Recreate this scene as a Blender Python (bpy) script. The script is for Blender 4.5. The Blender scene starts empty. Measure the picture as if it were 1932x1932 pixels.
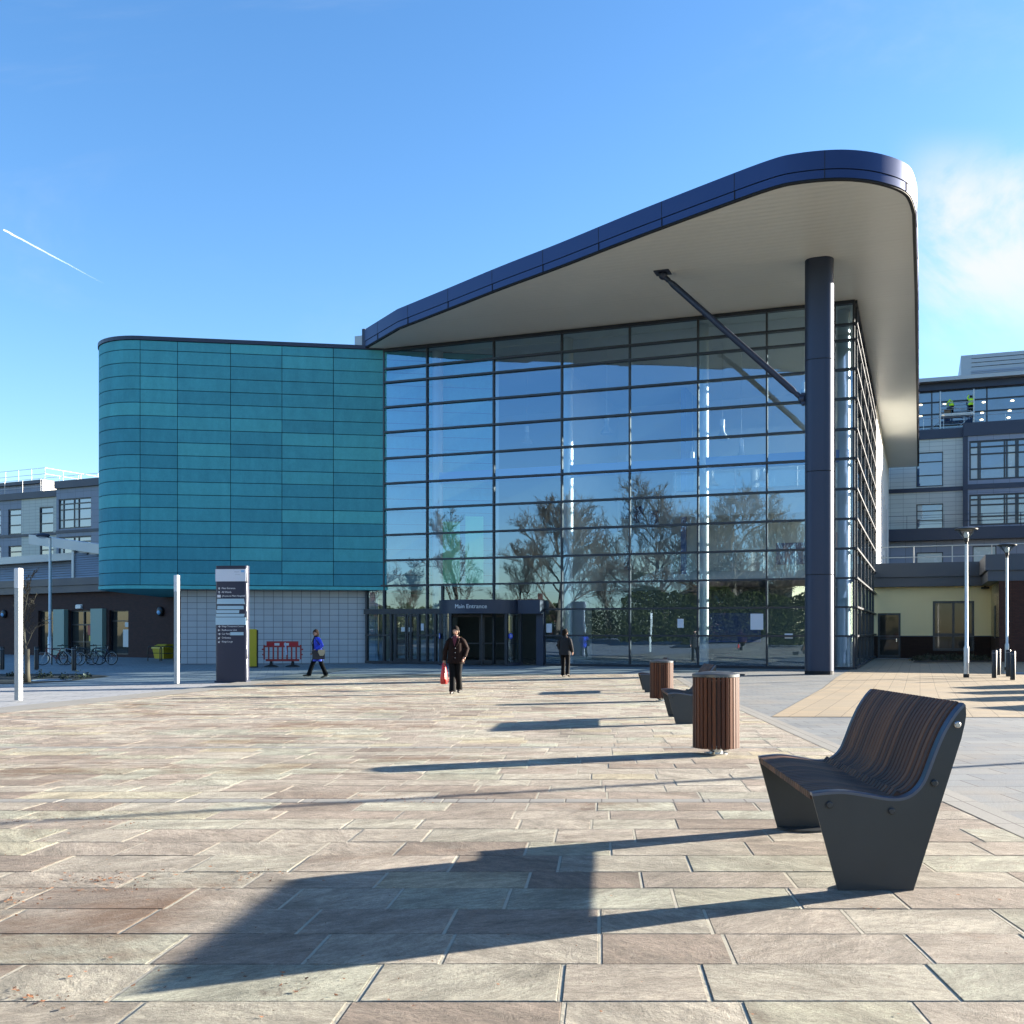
SUN_STR, SKY_STR, EXPOSURE = 5.0, 0.060, 2.53
SKY_SAT, SKY_HUE, SKY_DUST, SKY_OZONE = 1.20, 0.5, 0.5, 2.5
SKY_TINT = (1.06, 1.02, 1.08)
CLOUD_COL = (2.75, 2.85, 2.95)
ALB = .80
import bpy, bmesh, math, random
from mathutils import Vector, Matrix, noise as mnoise
random.seed(7)
R = math.radians
scene = bpy.context.scene
COL = scene.collection

# ------------------------------------------------------------------ geometry of the view
F, CX, HZ, CAMZ = 1816.0, 1135.0, 1189.0, 1.65       # measured in a 1932 px wide view of the photograph
def P(x, y, Y):
    return Vector(((x - CX) / F * Y, Y, CAMZ + (HZ - y) / F * Y))
SLOPE, BREAK = 0.0182, 27.5
def zg(Y):                                            # plaza falls gently towards the building
    if Y > BREAK: return 0.0
    return 0.5 - SLOPE * max(Y, -12.0)
def gp(x, Y):                                         # ground point under image column x at depth Y
    return Vector(((x - CX) / F * Y, Y, zg(Y)))
ANG = math.atan2(-1.0, 3.0226)                        # direction of the entrance front
P0 = Vector((10.71, 40.7, 0.0))                       # its right corner
def frame_axes(a): return Vector((math.cos(a), math.sin(a), 0)), Vector((-math.sin(a), math.cos(a), 0))
U, W = frame_axes(ANG)
def uz(x, y, O=P0, ang=ANG, w=0.0):
    """image point -> (u, z) on the vertical plane through O (offset w) with direction ang"""
    u_, w_ = frame_axes(ang)
    o = Vector((O[0], O[1], 0)) + w_ * w
    r = (x - CX) / F
    u = (r * o.y - o.x) / (u_.x - r * u_.y)
    Y = o.y + u * u_.y
    return u, CAMZ + (HZ - y) / F * Y
def to_local(p, O=P0, ang=ANG):
    u_, w_ = frame_axes(ang)
    d = Vector((p[0] - O[0], p[1] - O[1], 0))
    return d.dot(u_), d.dot(w_)
def to_world(u, w, z=0.0, O=P0, ang=ANG):
    u_, w_ = frame_axes(ang)
    v = Vector((O[0], O[1], 0)) + u_ * u + w_ * w
    return Vector((v.x, v.y, z))
SUN = Vector((0.8947, 0.3798, 0.2351)).normalized()

# ------------------------------------------------------------------ object helpers
def tag(o, label=None, cat=None, group=None, kind=None):
    if label: o['label'] = label
    if cat: o['category'] = cat
    if group: o['group'] = group
    if kind: o['kind'] = kind
    return o
def thing(name, label, cat, loc=(0, 0, 0), rz=0.0, group=None):
    o = bpy.data.objects.new(name, None)
    COL.objects.link(o)
    o.empty_display_size = 0.3
    o.location = loc
    o.rotation_euler = (0, 0, rz)
    return tag(o, label, cat, group)
def children(o): return [c for c in bpy.data.objects if c.parent == o]
def copy_tree(o, parent=None):
    c = o.copy(); COL.objects.link(c)
    if parent is not None: c.parent = parent
    for ch in children(o): copy_tree(ch, c)
    return c

class MB:
    """collects shapes; build() links them as ONE mesh object"""
    def __init__(s): s.v, s.f, s.t, s.cur = [], [], [], 1.0
    def add(s, vs, fs):
        b = len(s.v)
        s.v += [tuple(p) for p in vs]
        for f in fs:
            s.f.append(tuple(b + i for i in f)); s.t.append(s.cur)
    def box(s, x0, x1, y0, y1, z0, z1, M=None):
        if x0 > x1: x0, x1 = x1, x0
        if y0 > y1: y0, y1 = y1, y0
        if z0 > z1: z0, z1 = z1, z0
        vs = [Vector(p) for p in ((x0,y0,z0),(x1,y0,z0),(x1,y1,z0),(x0,y1,z0),(x0,y0,z1),(x1,y0,z1),(x1,y1,z1),(x0,y1,z1))]
        if M is not None: vs = [M @ p for p in vs]
        s.add(vs, [(0,3,2,1),(4,5,6,7),(0,1,5,4),(1,2,6,5),(2,3,7,6),(3,0,4,7)])
    def bbox(s, x0, x1, y0, y1, z0, z1, b=0.01, M=None):
        """box with bevelled vertical and top edges"""
        r = [(x0+b,y0),(x1-b,y0),(x1,y0+b),(x1,y1-b),(x1-b,y1),(x0+b,y1),(x0,y1-b),(x0,y0+b)]
        ri = [(x0+2*b if x < (x0+x1)/2 else x1-2*b, y0+2*b if y < (y0+y1)/2 else y1-2*b) for x, y in r]
        ri = [((x - (x0+x1)/2) * (1 - 2*b/max(x1-x0,1e-6)) + (x0+x1)/2, (y - (y0+y1)/2) * (1 - 2*b/max(y1-y0,1e-6)) + (y0+y1)/2) for x, y in r]
        rings = [[Vector((x,y,z0)) for x,y in r], [Vector((x,y,z1-b)) for x,y in r], [Vector((x,y,z1)) for x,y in ri]]
        if M is not None: rings = [[M @ p for p in k] for k in rings]
        s.loft(rings)
    def loft(s, rings, cap=True, closed=True):
        n = len(rings[0]); vs = [p for r in rings for p in r]; fs = []
        for i in range(len(rings) - 1):
            for j in range(n if closed else n - 1):
                k = (j + 1) % n
                fs.append((i*n+j, i*n+k, (i+1)*n+k, (i+1)*n+j))
        if cap and closed:
            fs.append(tuple(range(n-1, -1, -1)))
            fs.append(tuple((len(rings)-1)*n + j for j in range(n)))
        s.add(vs, fs)
    def tube(s, pts, rad, n=8, cap=True, ell=1.0, up=None):
        """tube through points; rad a number or list; ell flattens across the second axis"""
        pts = [Vector(p) for p in pts]
        if not isinstance(rad, (list, tuple)): rad = [rad] * len(pts)
        rings = []; prev = None
        for i, p in enumerate(pts):
            a = pts[max(i-1, 0)]; b = pts[min(i+1, len(pts)-1)]
            d = (b - a)
            if d.length < 1e-9: d = Vector((0,0,1))
            d.normalize()
            if prev is None:
                ref = Vector(up) if up is not None else (Vector((0,0,1)) if abs(d.z) < .9 else Vector((1,0,0)))
                sx = d.cross(ref).normalized()
            else:
                sx = (prev - d * prev.dot(d)).normalized()
            sy = d.cross(sx).normalized(); prev = sx
            r = rad[i]
            e = ell[i] if isinstance(ell, (list, tuple)) else ell
            rings.append([p + sx * (math.cos(2*math.pi*k/n) * r) + sy * (math.sin(2*math.pi*k/n) * r * e) for k in range(n)])
        s.loft(rings, cap)
    def ring(s, c, axis, R_, r, n=24, m=6, a0=0.0, a1=2*math.pi):
        axis = Vector(axis).normalized(); c = Vector(c)
        ref = Vector((0,0,1)) if abs(axis.z) < .9 else Vector((1,0,0))
        e1 = axis.cross(ref).normalized(); e2 = axis.cross(e1)
        full = abs(a1 - a0 - 2*math.pi) < 1e-6
        cnt = n if full else n + 1
        rings = []
        for i in range(cnt):
            a = a0 + (a1 - a0) * i / n
            d = e1 * math.cos(a) + e2 * math.sin(a)
            rings.append([c + d * (R_ + r * math.cos(2*math.pi*k/m)) + axis * (r * math.sin(2*math.pi*k/m)) for k in range(m)])
        if full: rings.append(rings[0])
        s.loft(rings, cap=not full)
    def prism(s, poly, z0, z1):
        n = len(poly)
        vs = [Vector((x,y,z0)) for x,y in poly] + [Vector((x,y,z1)) for x,y in poly]
        fs = [tuple(range(n-1,-1,-1)), tuple(range(n, 2*n))] + [(i, (i+1)%n, n+(i+1)%n, n+i) for i in range(n)]
        s.add(vs, fs)
    def ext(s, poly, fn0, fn1):
        """polygon of 2D points extruded between two mappings"""
        n = len(poly)
        vs = [fn0(p) for p in poly] + [fn1(p) for p in poly]
        fs = [tuple(range(n-1,-1,-1)), tuple(range(n, 2*n))] + [(i, (i+1)%n, n+(i+1)%n, n+i) for i in range(n)]
        s.add(vs, fs)
    def ball(s, c, rx, ry, rz, n=14, m=9, warp=None, z_lo=-1.0, z_hi=1.0):
        c = Vector(c); rings = []
        for i in range(m + 1):
            zz = z_lo + (z_hi - z_lo) * i / m
            th = math.pi * i / m if (z_lo == -1 and z_hi == 1) else None
            if th is not None: q, h = math.sin(th), -math.cos(th)
            else: h = zz; q = math.sqrt(max(0, 1 - zz*zz))
            q = max(q, 0.02)
            rg = []
            for k in range(n):
                a = 2*math.pi*k/n
                p = Vector((math.cos(a)*q, math.sin(a)*q, h))
                if warp: p = warp(p)
                rg.append(c + Vector((p.x*rx, p.y*ry, p.z*rz)))
            rings.append(rg)
        s.loft(rings)
    def quad(s, a, b, c, d): s.add([a,b,c,d], [(0,1,2,3)])
    def build(s, name, mat, parent=None, smooth=False, tint=False, fix=True):
        me = bpy.data.meshes.new(name)
        me.from_pydata(s.v, [], s.f)
        if tint:
            at = me.attributes.new('tint', 'FLOAT', 'FACE')
            at.data.foreach_set('value', s.t)
        if fix:
            bm = bmesh.new(); bm.from_mesh(me)
            bmesh.ops.recalc_face_normals(bm, faces=bm.faces)
            bm.to_mesh(me); bm.free()
        if smooth:
            for p in me.polygons: p.use_smooth = True
            if smooth is not True:
                me.update()
                bm = bmesh.new(); bm.from_mesh(me)
                for e in bm.edges:
                    if len(e.link_faces) == 2 and e.calc_face_angle(0) > R(smooth): e.smooth = False
                bm.to_mesh(me); bm.free()
        me.materials.append(mat)
        o = bpy.data.objects.new(name, me); COL.objects.link(o)
        if parent is not None: o.parent = parent
        return o

def text_mb(mb, txt, size, M, depth=0.003, align='LEFT'):
    cu = bpy.data.curves.new('t', 'FONT'); cu.body = txt; cu.size = size
    cu.align_x = align; cu.extrude = depth; cu.resolution_u = 3
    o = bpy.data.objects.new('t', cu); COL.objects.link(o)
    dg = bpy.context.evaluated_depsgraph_get(); dg.update()
    me = bpy.data.meshes.new_from_object(o.evaluated_get(dg))
    mb.add([M @ v.co for v in me.vertices], [tuple(p.vertices) for p in me.polygons])
    bpy.data.objects.remove(o); bpy.data.curves.remove(cu); bpy.data.meshes.remove(me)

# ------------------------------------------------------------------ materials
MATS = {}
def new_mat(name):
    m = bpy.data.materials.new(name); m.use_nodes = True
    nt = m.node_tree; nt.nodes.clear()
    out = nt.nodes.new('ShaderNodeOutputMaterial')
    return m, nt, out
def L(nt, a, b): nt.links.new(a, b)
def mathn(nt, op, a, b=None, c=None, clamp=False):
    n = nt.nodes.new('ShaderNodeMath'); n.operation = op; n.use_clamp = clamp
    for i, v in enumerate((a, b, c)):
        if v is None: continue
        if isinstance(v, (int, float)): n.inputs[i].default_value = v
        else: L(nt, v, n.inputs[i])
    return n.outputs[0]
def mixc(nt, fac, a, b, mode='MIX'):
    n = nt.nodes.new('ShaderNodeMix'); n.data_type = 'RGBA'; n.blend_type = mode
    for sock, v in ((n.inputs[0], fac), (n.inputs[6], a), (n.inputs[7], b)):
        if isinstance(v, (int, float)): sock.default_value = v
        elif isinstance(v, tuple): sock.default_value = (*v, 1) if len(v) == 3 else v
        else: L(nt, v, sock)
    return n.outputs[2]
def noise_n(nt, vec, scale, detail=4, rough=.55, dist=0.0):
    n = nt.nodes.new('ShaderNodeTexNoise'); n.inputs['Scale'].default_value = scale
    n.inputs['Detail'].default_value = detail; n.inputs['Roughness'].default_value = rough
    n.inputs['Distortion'].default_value = dist
    L(nt, vec, n.inputs['Vector']); return n.outputs['Fac']
def ramp(nt, fac, stops):
    n = nt.nodes.new('ShaderNodeValToRGB'); L(nt, fac, n.inputs[0])
    cr = n.color_ramp
    while len(cr.elements) < len(stops): cr.elements.new(0.5)
    for e, (p, c) in zip(cr.elements, stops):
        e.position = p; e.color = (c, c, c, 1) if isinstance(c, (int, float)) else (*c, 1)
    return n.outputs[0]
def objco(nt, scl=None, kind='Object'):
    t = nt.nodes.new('ShaderNodeTexCoord'); v = t.outputs[kind]
    if scl:
        mp = nt.nodes.new('ShaderNodeMapping'); mp.inputs['Scale'].default_value = scl
        L(nt, v, mp.inputs[0]); v = mp.outputs[0]
    return v
def pbr(name, col, rough=.6, metal=0.0, var=.18, vscale=2.5, fine=.10, fscale=60, bump=0.0, bscale=40, spec=.5,
        tint=False, stretch=None, rvar=.12, alb=None, emit=None, estr=0):
    ALB_ = ALB if alb is None else alb
    m, nt, out = new_mat(name)
    b = nt.nodes.new('ShaderNodeBsdfPrincipled'); L(nt, b.outputs[0], out.inputs[0])
    v = objco(nt, stretch)
    n1 = noise_n(nt, v, vscale, 5); n2 = noise_n(nt, v, fscale, 3)
    f1 = mathn(nt, 'MULTIPLY_ADD', n1, 2*var, 1 - var)
    f2 = mathn(nt, 'MULTIPLY_ADD', n2, 2*fine, 1 - fine)
    f = mathn(nt, 'MULTIPLY', f1, f2)
    if tint:
        a = nt.nodes.new('ShaderNodeAttribute'); a.attribute_name = 'tint'
        f = mathn(nt, 'MULTIPLY', f, a.outputs['Fac'])
    cx = nt.nodes.new('ShaderNodeCombineColor')
    c = mixc(nt, 1.0, tuple(x*ALB_ for x in col), _val2col(nt, f), 'MULTIPLY')
    L(nt, c, b.inputs['Base Color'])
    b.inputs['Metallic'].default_value = metal
    b.inputs['Specular IOR Level'].default_value = spec
    L(nt, mathn(nt, 'MULTIPLY_ADD', n1, 2*rvar, rough - rvar, clamp=True), b.inputs['Roughness'])
    if bump:
        bn = nt.nodes.new('ShaderNodeBump'); bn.inputs['Strength'].default_value = bump; bn.inputs['Distance'].default_value = .01
        L(nt, noise_n(nt, v, bscale, 5), bn.inputs['Height']); L(nt, bn.outputs[0], b.inputs['Normal'])
    if emit:
        b.inputs['Emission Color'].default_value = (*emit, 1); b.inputs['Emission Strength'].default_value = estr
    nt.nodes.remove(cx)
    MATS[name] = m
    return m
def _val2col(nt, f):
    n = nt.nodes.new('ShaderNodeCombineColor')
    for i in range(3): L(nt, f, n.inputs[i])
    return n.outputs[0]

def wallmat(name, c1, c2, mortar, bw, bh, ms=.012, offset=.5, rough=.8, bump=.3, var=.15, horizontal=False, rot=0.0, noise_bump=0.0, spec=.3, dirt=None):
    """bricks, tiles or slabs laid by the brick texture along the wall (or on the ground)"""
    m, nt, out = new_mat(name)
    b = nt.nodes.new('ShaderNodeBsdfPrincipled'); L(nt, b.outputs[0], out.inputs[0])
    v = objco(nt)
    if horizontal:
        mp = nt.nodes.new('ShaderNodeMapping'); mp.inputs['Rotation'].default_value = (0, 0, rot)
        L(nt, v, mp.inputs[0]); vec = mp.outputs[0]
    else:
        s = nt.nodes.new('ShaderNodeSeparateXYZ'); L(nt, v, s.inputs[0])
        cxyz = nt.nodes.new('ShaderNodeCombineXYZ')
        L(nt, mathn(nt, 'ADD', s.outputs[0], s.outputs[1]), cxyz.inputs[0]); L(nt, s.outputs[2], cxyz.inputs[1])
        vec = cxyz.outputs[0]
    br = nt.nodes.new('ShaderNodeTexBrick'); L(nt, vec, br.inputs['Vector'])
    br.offset = offset
    c1, c2, mortar = [tuple(x*ALB for x in q_) for q_ in (c1, c2, mortar)]
    br.inputs['Color1'].default_value = (*c1, 1); br.inputs['Color2'].default_value = (*c2, 1)
    br.inputs['Mortar'].default_value = (*mortar, 1)
    br.inputs['Scale'].default_value = 1.0; br.inputs['Mortar Size'].default_value = ms
    br.inputs['Brick Width'].default_value = bw; br.inputs['Row Height'].default_value = bh
    br.inputs['Mortar Smooth'].default_value = .2; br.inputs['Bias'].default_value = 0
    n1 = noise_n(nt, v, .9, 6); n2 = noise_n(nt, v, 45, 4)
    f = mathn(nt, 'MULTIPLY', mathn(nt, 'MULTIPLY_ADD', n1, 2*var, 1 - var), mathn(nt, 'MULTIPLY_ADD', n2, .3, .85))
    c = mixc(nt, 1.0, br.outputs['Color'], _val2col(nt, f), 'MULTIPLY')
    if dirt:
        dn = ramp(nt, noise_n(nt, v, dirt[1], 6, .65), [(.5, 0.0), (.72, dirt[2])])
        c = mixc(nt, dn, c, dirt[0])
    L(nt, c, b.inputs['Base Color'])
    b.inputs['Specular IOR Level'].default_value = spec
    L(nt, mathn(nt, 'MULTIPLY_ADD', n1, .2, rough - .1), b.inputs['Roughness'])
    bn = nt.nodes.new('ShaderNodeBump'); bn.inputs['Strength'].default_value = bump; bn.inputs['Distance'].default_value = .008
    h = mathn(nt, 'MULTIPLY', br.outputs['Fac'], -1.0)
    h = mathn(nt, 'ADD', h, mathn(nt, 'MULTIPLY', n2, .25 + noise_bump))
    L(nt, h, bn.inputs['Height']); L(nt, bn.outputs[0], b.inputs['Normal'])
    MATS[name] = m
    return m

def glassmat(name, tint=(.78, .86, .88), refl=.22, rcol=(.86, .94, 1.0), rough=0.0):
    m, nt, out = new_mat(name)
    tr = nt.nodes.new('ShaderNodeBsdfTransparent'); tr.inputs[0].default_value = (*tint, 1)
    gl = nt.nodes.new('ShaderNodeBsdfGlossy'); gl.inputs['Color'].default_value = (*rcol, 1); gl.inputs['Roughness'].default_value = rough
    lw_ = nt.nodes.new('ShaderNodeLayerWeight')          # facing works from both sides of a pane
    fac = mathn(nt, 'MULTIPLY_ADD', mathn(nt, 'POWER', lw_.outputs['Facing'], 4.0), .75, refl + .04, clamp=True)
    mx = nt.nodes.new('ShaderNodeMixShader'); L(nt, fac, mx.inputs[0]); L(nt, tr.outputs[0], mx.inputs[1]); L(nt, gl.outputs[0], mx.inputs[2])
    L(nt, mx.outputs[0], out.inputs[0])
    MATS[name] = m
    return m

def stone_mat():
    m, nt, out = new_mat('riven_stone')
    b = nt.nodes.new('ShaderNodeBsdfPrincipled'); L(nt, b.outputs[0], out.inputs[0])
    v = objco(nt)
    a = nt.nodes.new('ShaderNodeAttribute'); a.attribute_name = 'tint'
    t = a.outputs['Fac']
    # each slab its own part of the noise
    vo = nt.nodes.new('ShaderNodeVectorMath'); vo.operation = 'ADD'; L(nt, v, vo.inputs[0])
    cb = nt.nodes.new('ShaderNodeCombineXYZ'); L(nt, mathn(nt, 'MULTIPLY', t, 91.0), cb.inputs[2]); L(nt, cb.outputs[0], vo.inputs[1])
    mp = nt.nodes.new('ShaderNodeMapping'); mp.inputs['Scale'].default_value = (.7, 1.6, 1); mp.inputs['Rotation'].default_value = (0, 0, .5)
    vr = nt.nodes.new('ShaderNodeVectorRotate'); vr.rotation_type = 'Z_AXIS'; L(nt, vo.outputs[0], vr.inputs['Vector']); L(nt, mathn(nt, 'MULTIPLY', mathn(nt, 'SINE', mathn(nt, 'MULTIPLY', t, 57.0)), .9), vr.inputs['Angle'])
    L(nt, vr.outputs[0], mp.inputs[0]); sv = mp.outputs[0]
    base = ramp(nt, t, [(0.0, (.205, .166, .132)), (.12, (.256, .216, .176)), (.30, (.295, .258, .212)), (.50, (.320, .288, .236)), (.70, (.330, .308, .250)), (.86, (.300, .304, .240)), (1.0, (.350, .302, .208))])
    n1 = noise_n(nt, sv, 3.2, 10, .68, .3); n2 = noise_n(nt, sv, 26, 9, .8, .2); n3 = noise_n(nt, v, 120, 6, .85)
    lo = ramp(nt, noise_n(nt, v, .42, 6, .6, .6), [(.30, .66), (.50, 1.0), (.72, 1.10)])
    f = mathn(nt, 'MULTIPLY', mathn(nt, 'MULTIPLY_ADD', n1, 2.0, .02), mathn(nt, 'MULTIPLY_ADD', n2, 2.4, -.18))
    f = mathn(nt, 'MULTIPLY', f, mathn(nt, 'MULTIPLY_ADD', n3, 1.7, .16))
    f = mathn(nt, 'MULTIPLY', f, lo)
    c = mixc(nt, 1.0, base, _val2col(nt, f), 'MULTIPLY')
    # dirt and rusty leaf stains with shapes of their own
    dt = ramp(nt, noise_n(nt, sv, 2.6, 10, .78, .2), [(.50, 0.0), (.64, .50)])
    c = mixc(nt, dt, c, (.115, .095, .070))
    sx_ = nt.nodes.new('ShaderNodeSeparateXYZ'); L(nt, v, sx_.inputs[0])       # leaves rot down more on the far left, away from the walked line
    mr_ = nt.nodes.new('ShaderNodeMapRange'); mr_.inputs['From Min'].default_value = .5; mr_.inputs['From Max'].default_value = -6.0; mr_.inputs['To Max'].default_value = .055; L(nt, sx_.outputs[0], mr_.inputs['Value'])
    mq_ = nt.nodes.new('ShaderNodeMapping'); mq_.inputs['Scale'].default_value = (.6, 1.1, 1); L(nt, v, mq_.inputs[0])
    st = ramp(nt, mathn(nt, 'ADD', noise_n(nt, mq_.outputs[0], .62, 10, .70, .3), mr_.outputs[0]), [(.575, 0.0), (.68, .75)])
    c = mixc(nt, st, c, (.13, .07, .036))
    sp_ = ramp(nt, noise_n(nt, v, 1.7, 10, .75, .3), [(.61, 0.0), (.70, .8)])
    c = mixc(nt, sp_, c, (.07, .042, .028))
    wp = ramp(nt, noise_n(nt, sv, 6.0, 10, .78, .2), [(.56, 0.0), (.74, .6)])
    c = mixc(nt, wp, c, (.36, .345, .295))
    L(nt, c, b.inputs['Base Color'])
    L(nt, mathn(nt, 'MULTIPLY_ADD', n2, .3, .55), b.inputs['Roughness'])
    b.inputs['Specular IOR Level'].default_value = .3
    bn = nt.nodes.new('ShaderNodeBump'); bn.inputs['Strength'].default_value = 1.0; bn.inputs['Distance'].default_value = .042
    cl_ = noise_n(nt, sv, 9, 10, .74, .35)
    h = mathn(nt, 'ADD', mathn(nt, 'MULTIPLY', cl_, .75), mathn(nt, 'MULTIPLY', noise_n(nt, v, 85, 8, .8), .55))
    L(nt, h, bn.inputs['Height']); L(nt, bn.outputs[0], b.inputs['Normal'])
    return m

M_ = {}
M_['stone'] = stone_mat()
M_['mortar'] = pbr('pale_mortar', (.38, .35, .27), .85, var=.2, fscale=90, fine=.25, bump=.5, bscale=60)
M_['joint'] = pbr('dark_joint', (.20, .175, .13), .9, var=.2, bump=.3)
M_['band'] = wallmat('pale_granite_band', (.275, .265, .235), (.255, .25, .225), (.12, .11, .10), .9, .27, .006, 0.0, .8, .3, .12, True, R(90), .6)
M_['greypave'] = wallmat('grey_granite_flags', (.225, .238, .232), (.175, .192, .203), (.08, .08, .08), .60, .40, .007, .37, .75, .35, .22, True, R(-1.5), .8, dirt=((.26, .2, .13), .7, .35))
M_['yellowpave'] = wallmat('buff_concrete_flags', (.345, .275, .18), (.30, .25, .175), (.13, .10, .07), .62, .42, .007, .5, .8, .3, .15, True, -ANG + R(90), .5, dirt=((.3, .22, .13), .5, .3))
M_['tarmac'] = pbr('worn_tarmac', (.09, .09, .09), .9, var=.25, vscale=.2, fine=.3, fscale=40, bump=.4)
M_['farpave'] = wallmat('grey_concrete_flags', (.33, .34, .35), (.27, .285, .30), (.13, .13, .13), .6, .6, .010, .5, .8, .2, .2, True, ANG, .4)
M_['grass'] = pbr('winter_grass', (.075, .09, .03), .95, var=.4, vscale=.4, fine=.4, fscale=25, bump=.8, bscale=20)
M_['soil'] = pbr('bare_soil', (.028, .020, .014), .95, var=.4, vscale=5, fine=.4, fscale=30, bump=1.0, bscale=20)
M_['frame'] = pbr('dark_aluminium_frame', (.022, .030, .045), .38, .35, var=.1, spec=.6)
M_['fascia'] = pbr('blue_grey_aluminium', (.036, .058, .14), .40, .7, var=.06, vscale=.6, fine=.03, rvar=.06)
M_['column'] = pbr('slate_grey_aluminium', (.042, .056, .095), .46, .6, var=.08, vscale=.8, fine=.03, rvar=.05)
M_['seam'] = pbr('black_gap', (.006, .007, .010), .8, var=.1)
M_['white'] = pbr('white_render', (.80, .79, .75), .85, var=.06, vscale=.5, fine=.04, bump=.1)
M_['plaster'] = pbr('white_plaster', (.72, .72, .69), .8, var=.05, vscale=.5, fine=.02)
M_['tealin'] = None
M_['galv'] = pbr('galvanised_steel', (.52, .55, .57), .38, .7, var=.18, vscale=6, fine=.1)
M_['whitemetal'] = pbr('white_painted_steel', (.72, .73, .72), .45, .0, var=.06, vscale=4)
M_['opal'] = pbr('opal_diffuser', (.82, .84, .86), .3, 0, var=.03)
M_['blackmetal'] = pbr('black_painted_steel', (.016, .017, .019), .42, .2, var=.2, vscale=6)
M_['benchsteel'] = pbr('graphite_painted_steel', (.046, .053, .060), .40, .35, var=.22, vscale=3.0, fine=.08, fscale=160, rvar=.10, bump=.05, bscale=250)
M_['stainless'] = pbr('stainless_steel', (.55, .56, .57), .25, .95, var=.08, vscale=12)
M_['benchstrip'] = pbr('sky_blued_edge_strip', (.115, .14, .20), .30, .75, var=.08, vscale=4, fine=.05, rvar=.06)  # reflected sky put into the base colour, lighter and bluer than the panels
M_['rubber'] = pbr('black_rubber', (.015, .015, .016), .75, var=.2)

def slat_mat(name, cols, stretch):
    m, nt, out = new_mat(name)
    b = nt.nodes.new('ShaderNodeBsdfPrincipled'); L(nt, b.outputs[0], out.inputs[0])
    a = nt.nodes.new('ShaderNodeAttribute'); a.attribute_name = 'tint'
    c0 = ramp(nt, a.outputs['Fac'], cols)
    v = objco(nt)
    vo = nt.nodes.new('ShaderNodeVectorMath'); vo.operation = 'ADD'; L(nt, v, vo.inputs[0])
    cb = nt.nodes.new('ShaderNodeCombineXYZ'); L(nt, mathn(nt, 'MULTIPLY', a.outputs['Fac'], 37.0), cb.inputs[0]); L(nt, cb.outputs[0], vo.inputs[1])
    mp = nt.nodes.new('ShaderNodeMapping'); mp.inputs['Scale'].default_value = stretch; L(nt, vo.outputs[0], mp.inputs[0])
    n1 = noise_n(nt, mp.outputs[0], 9, 8, .65, .6); n2 = noise_n(nt, mp.outputs[0], 45, 5, .6)
    f = mathn(nt, 'MULTIPLY', mathn(nt, 'MULTIPLY_ADD', n1, .8, .6), mathn(nt, 'MULTIPLY_ADD', n2, .5, .75))
    L(nt, mixc(nt, 1.0, c0, _val2col(nt, f), 'MULTIPLY'), b.inputs['Base Color'])
    L(nt, mathn(nt, 'MULTIPLY_ADD', n1, .3, .46), b.inputs['Roughness']); b.inputs['Specular IOR Level'].default_value = .35
    bn = nt.nodes.new('ShaderNodeBump'); bn.inputs['Strength'].default_value = .25; bn.inputs['Distance'].default_value = .003
    L(nt, n2, bn.inputs['Height']); L(nt, bn.outputs[0], b.inputs['Normal'])
    return m
M_['benchwood'] = slat_mat('stained_bench_timber', [(0, (.045, .026, .020)), (.4, (.085, .046, .032)), (.75, (.15, .075, .042)), (1, (.24, .115, .055))], (1, 30, 1))
M_['binwood'] = slat_mat('oiled_iroko_slats', [(0, (.048, .015, .007)), (.5, (.082, .025, .010)), (1, (.14, .046, .017))], (9, 9, .7))

def copper_mat():
    m, nt, out = new_mat('prepatinated_copper')
    b = nt.nodes.new('ShaderNodeBsdfPrincipled'); L(nt, b.outputs[0], out.inputs[0])
    v = objco(nt)
    a = nt.nodes.new('ShaderNodeAttribute'); a.attribute_name = 'tint'
    c0 = ramp(nt, a.outputs['Fac'], [(0, (.052, .265, .325)), (.5, (.068, .335, .390)), (1, (.100, .44, .450))])
    mp = nt.nodes.new('ShaderNodeMapping'); mp.inputs['Scale'].default_value = (1.2, 1.2, .35); L(nt, v, mp.inputs[0])
    n1 = noise_n(nt, mp.outputs[0], 1.8, 7, .65); n2 = noise_n(nt, v, 28, 5, .7); n3 = noise_n(nt, v, 5, 6, .7)
    f = mathn(nt, 'MULTIPLY', mathn(nt, 'MULTIPLY_ADD', n1, .5, .75), mathn(nt, 'MULTIPLY_ADD', n2, .45, .78))
    f = mathn(nt, 'MULTIPLY', f, mathn(nt, 'MULTIPLY_ADD', n3, .3, .85))
    L(nt, mixc(nt, 1.0, c0, _val2col(nt, f), 'MULTIPLY'), b.inputs['Base Color'])
    b.inputs['Roughness'].default_value = .72; b.inputs['Specular IOR Level'].default_value = .3
    bn = nt.nodes.new('ShaderNodeBump'); bn.inputs['Strength'].default_value = .15; bn.inputs['Distance'].default_value = .01
    L(nt, n3, bn.inputs['Height']); L(nt, bn.outputs[0], b.inputs['Normal'])
    return m
M_['copper'] = copper_mat()

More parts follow.
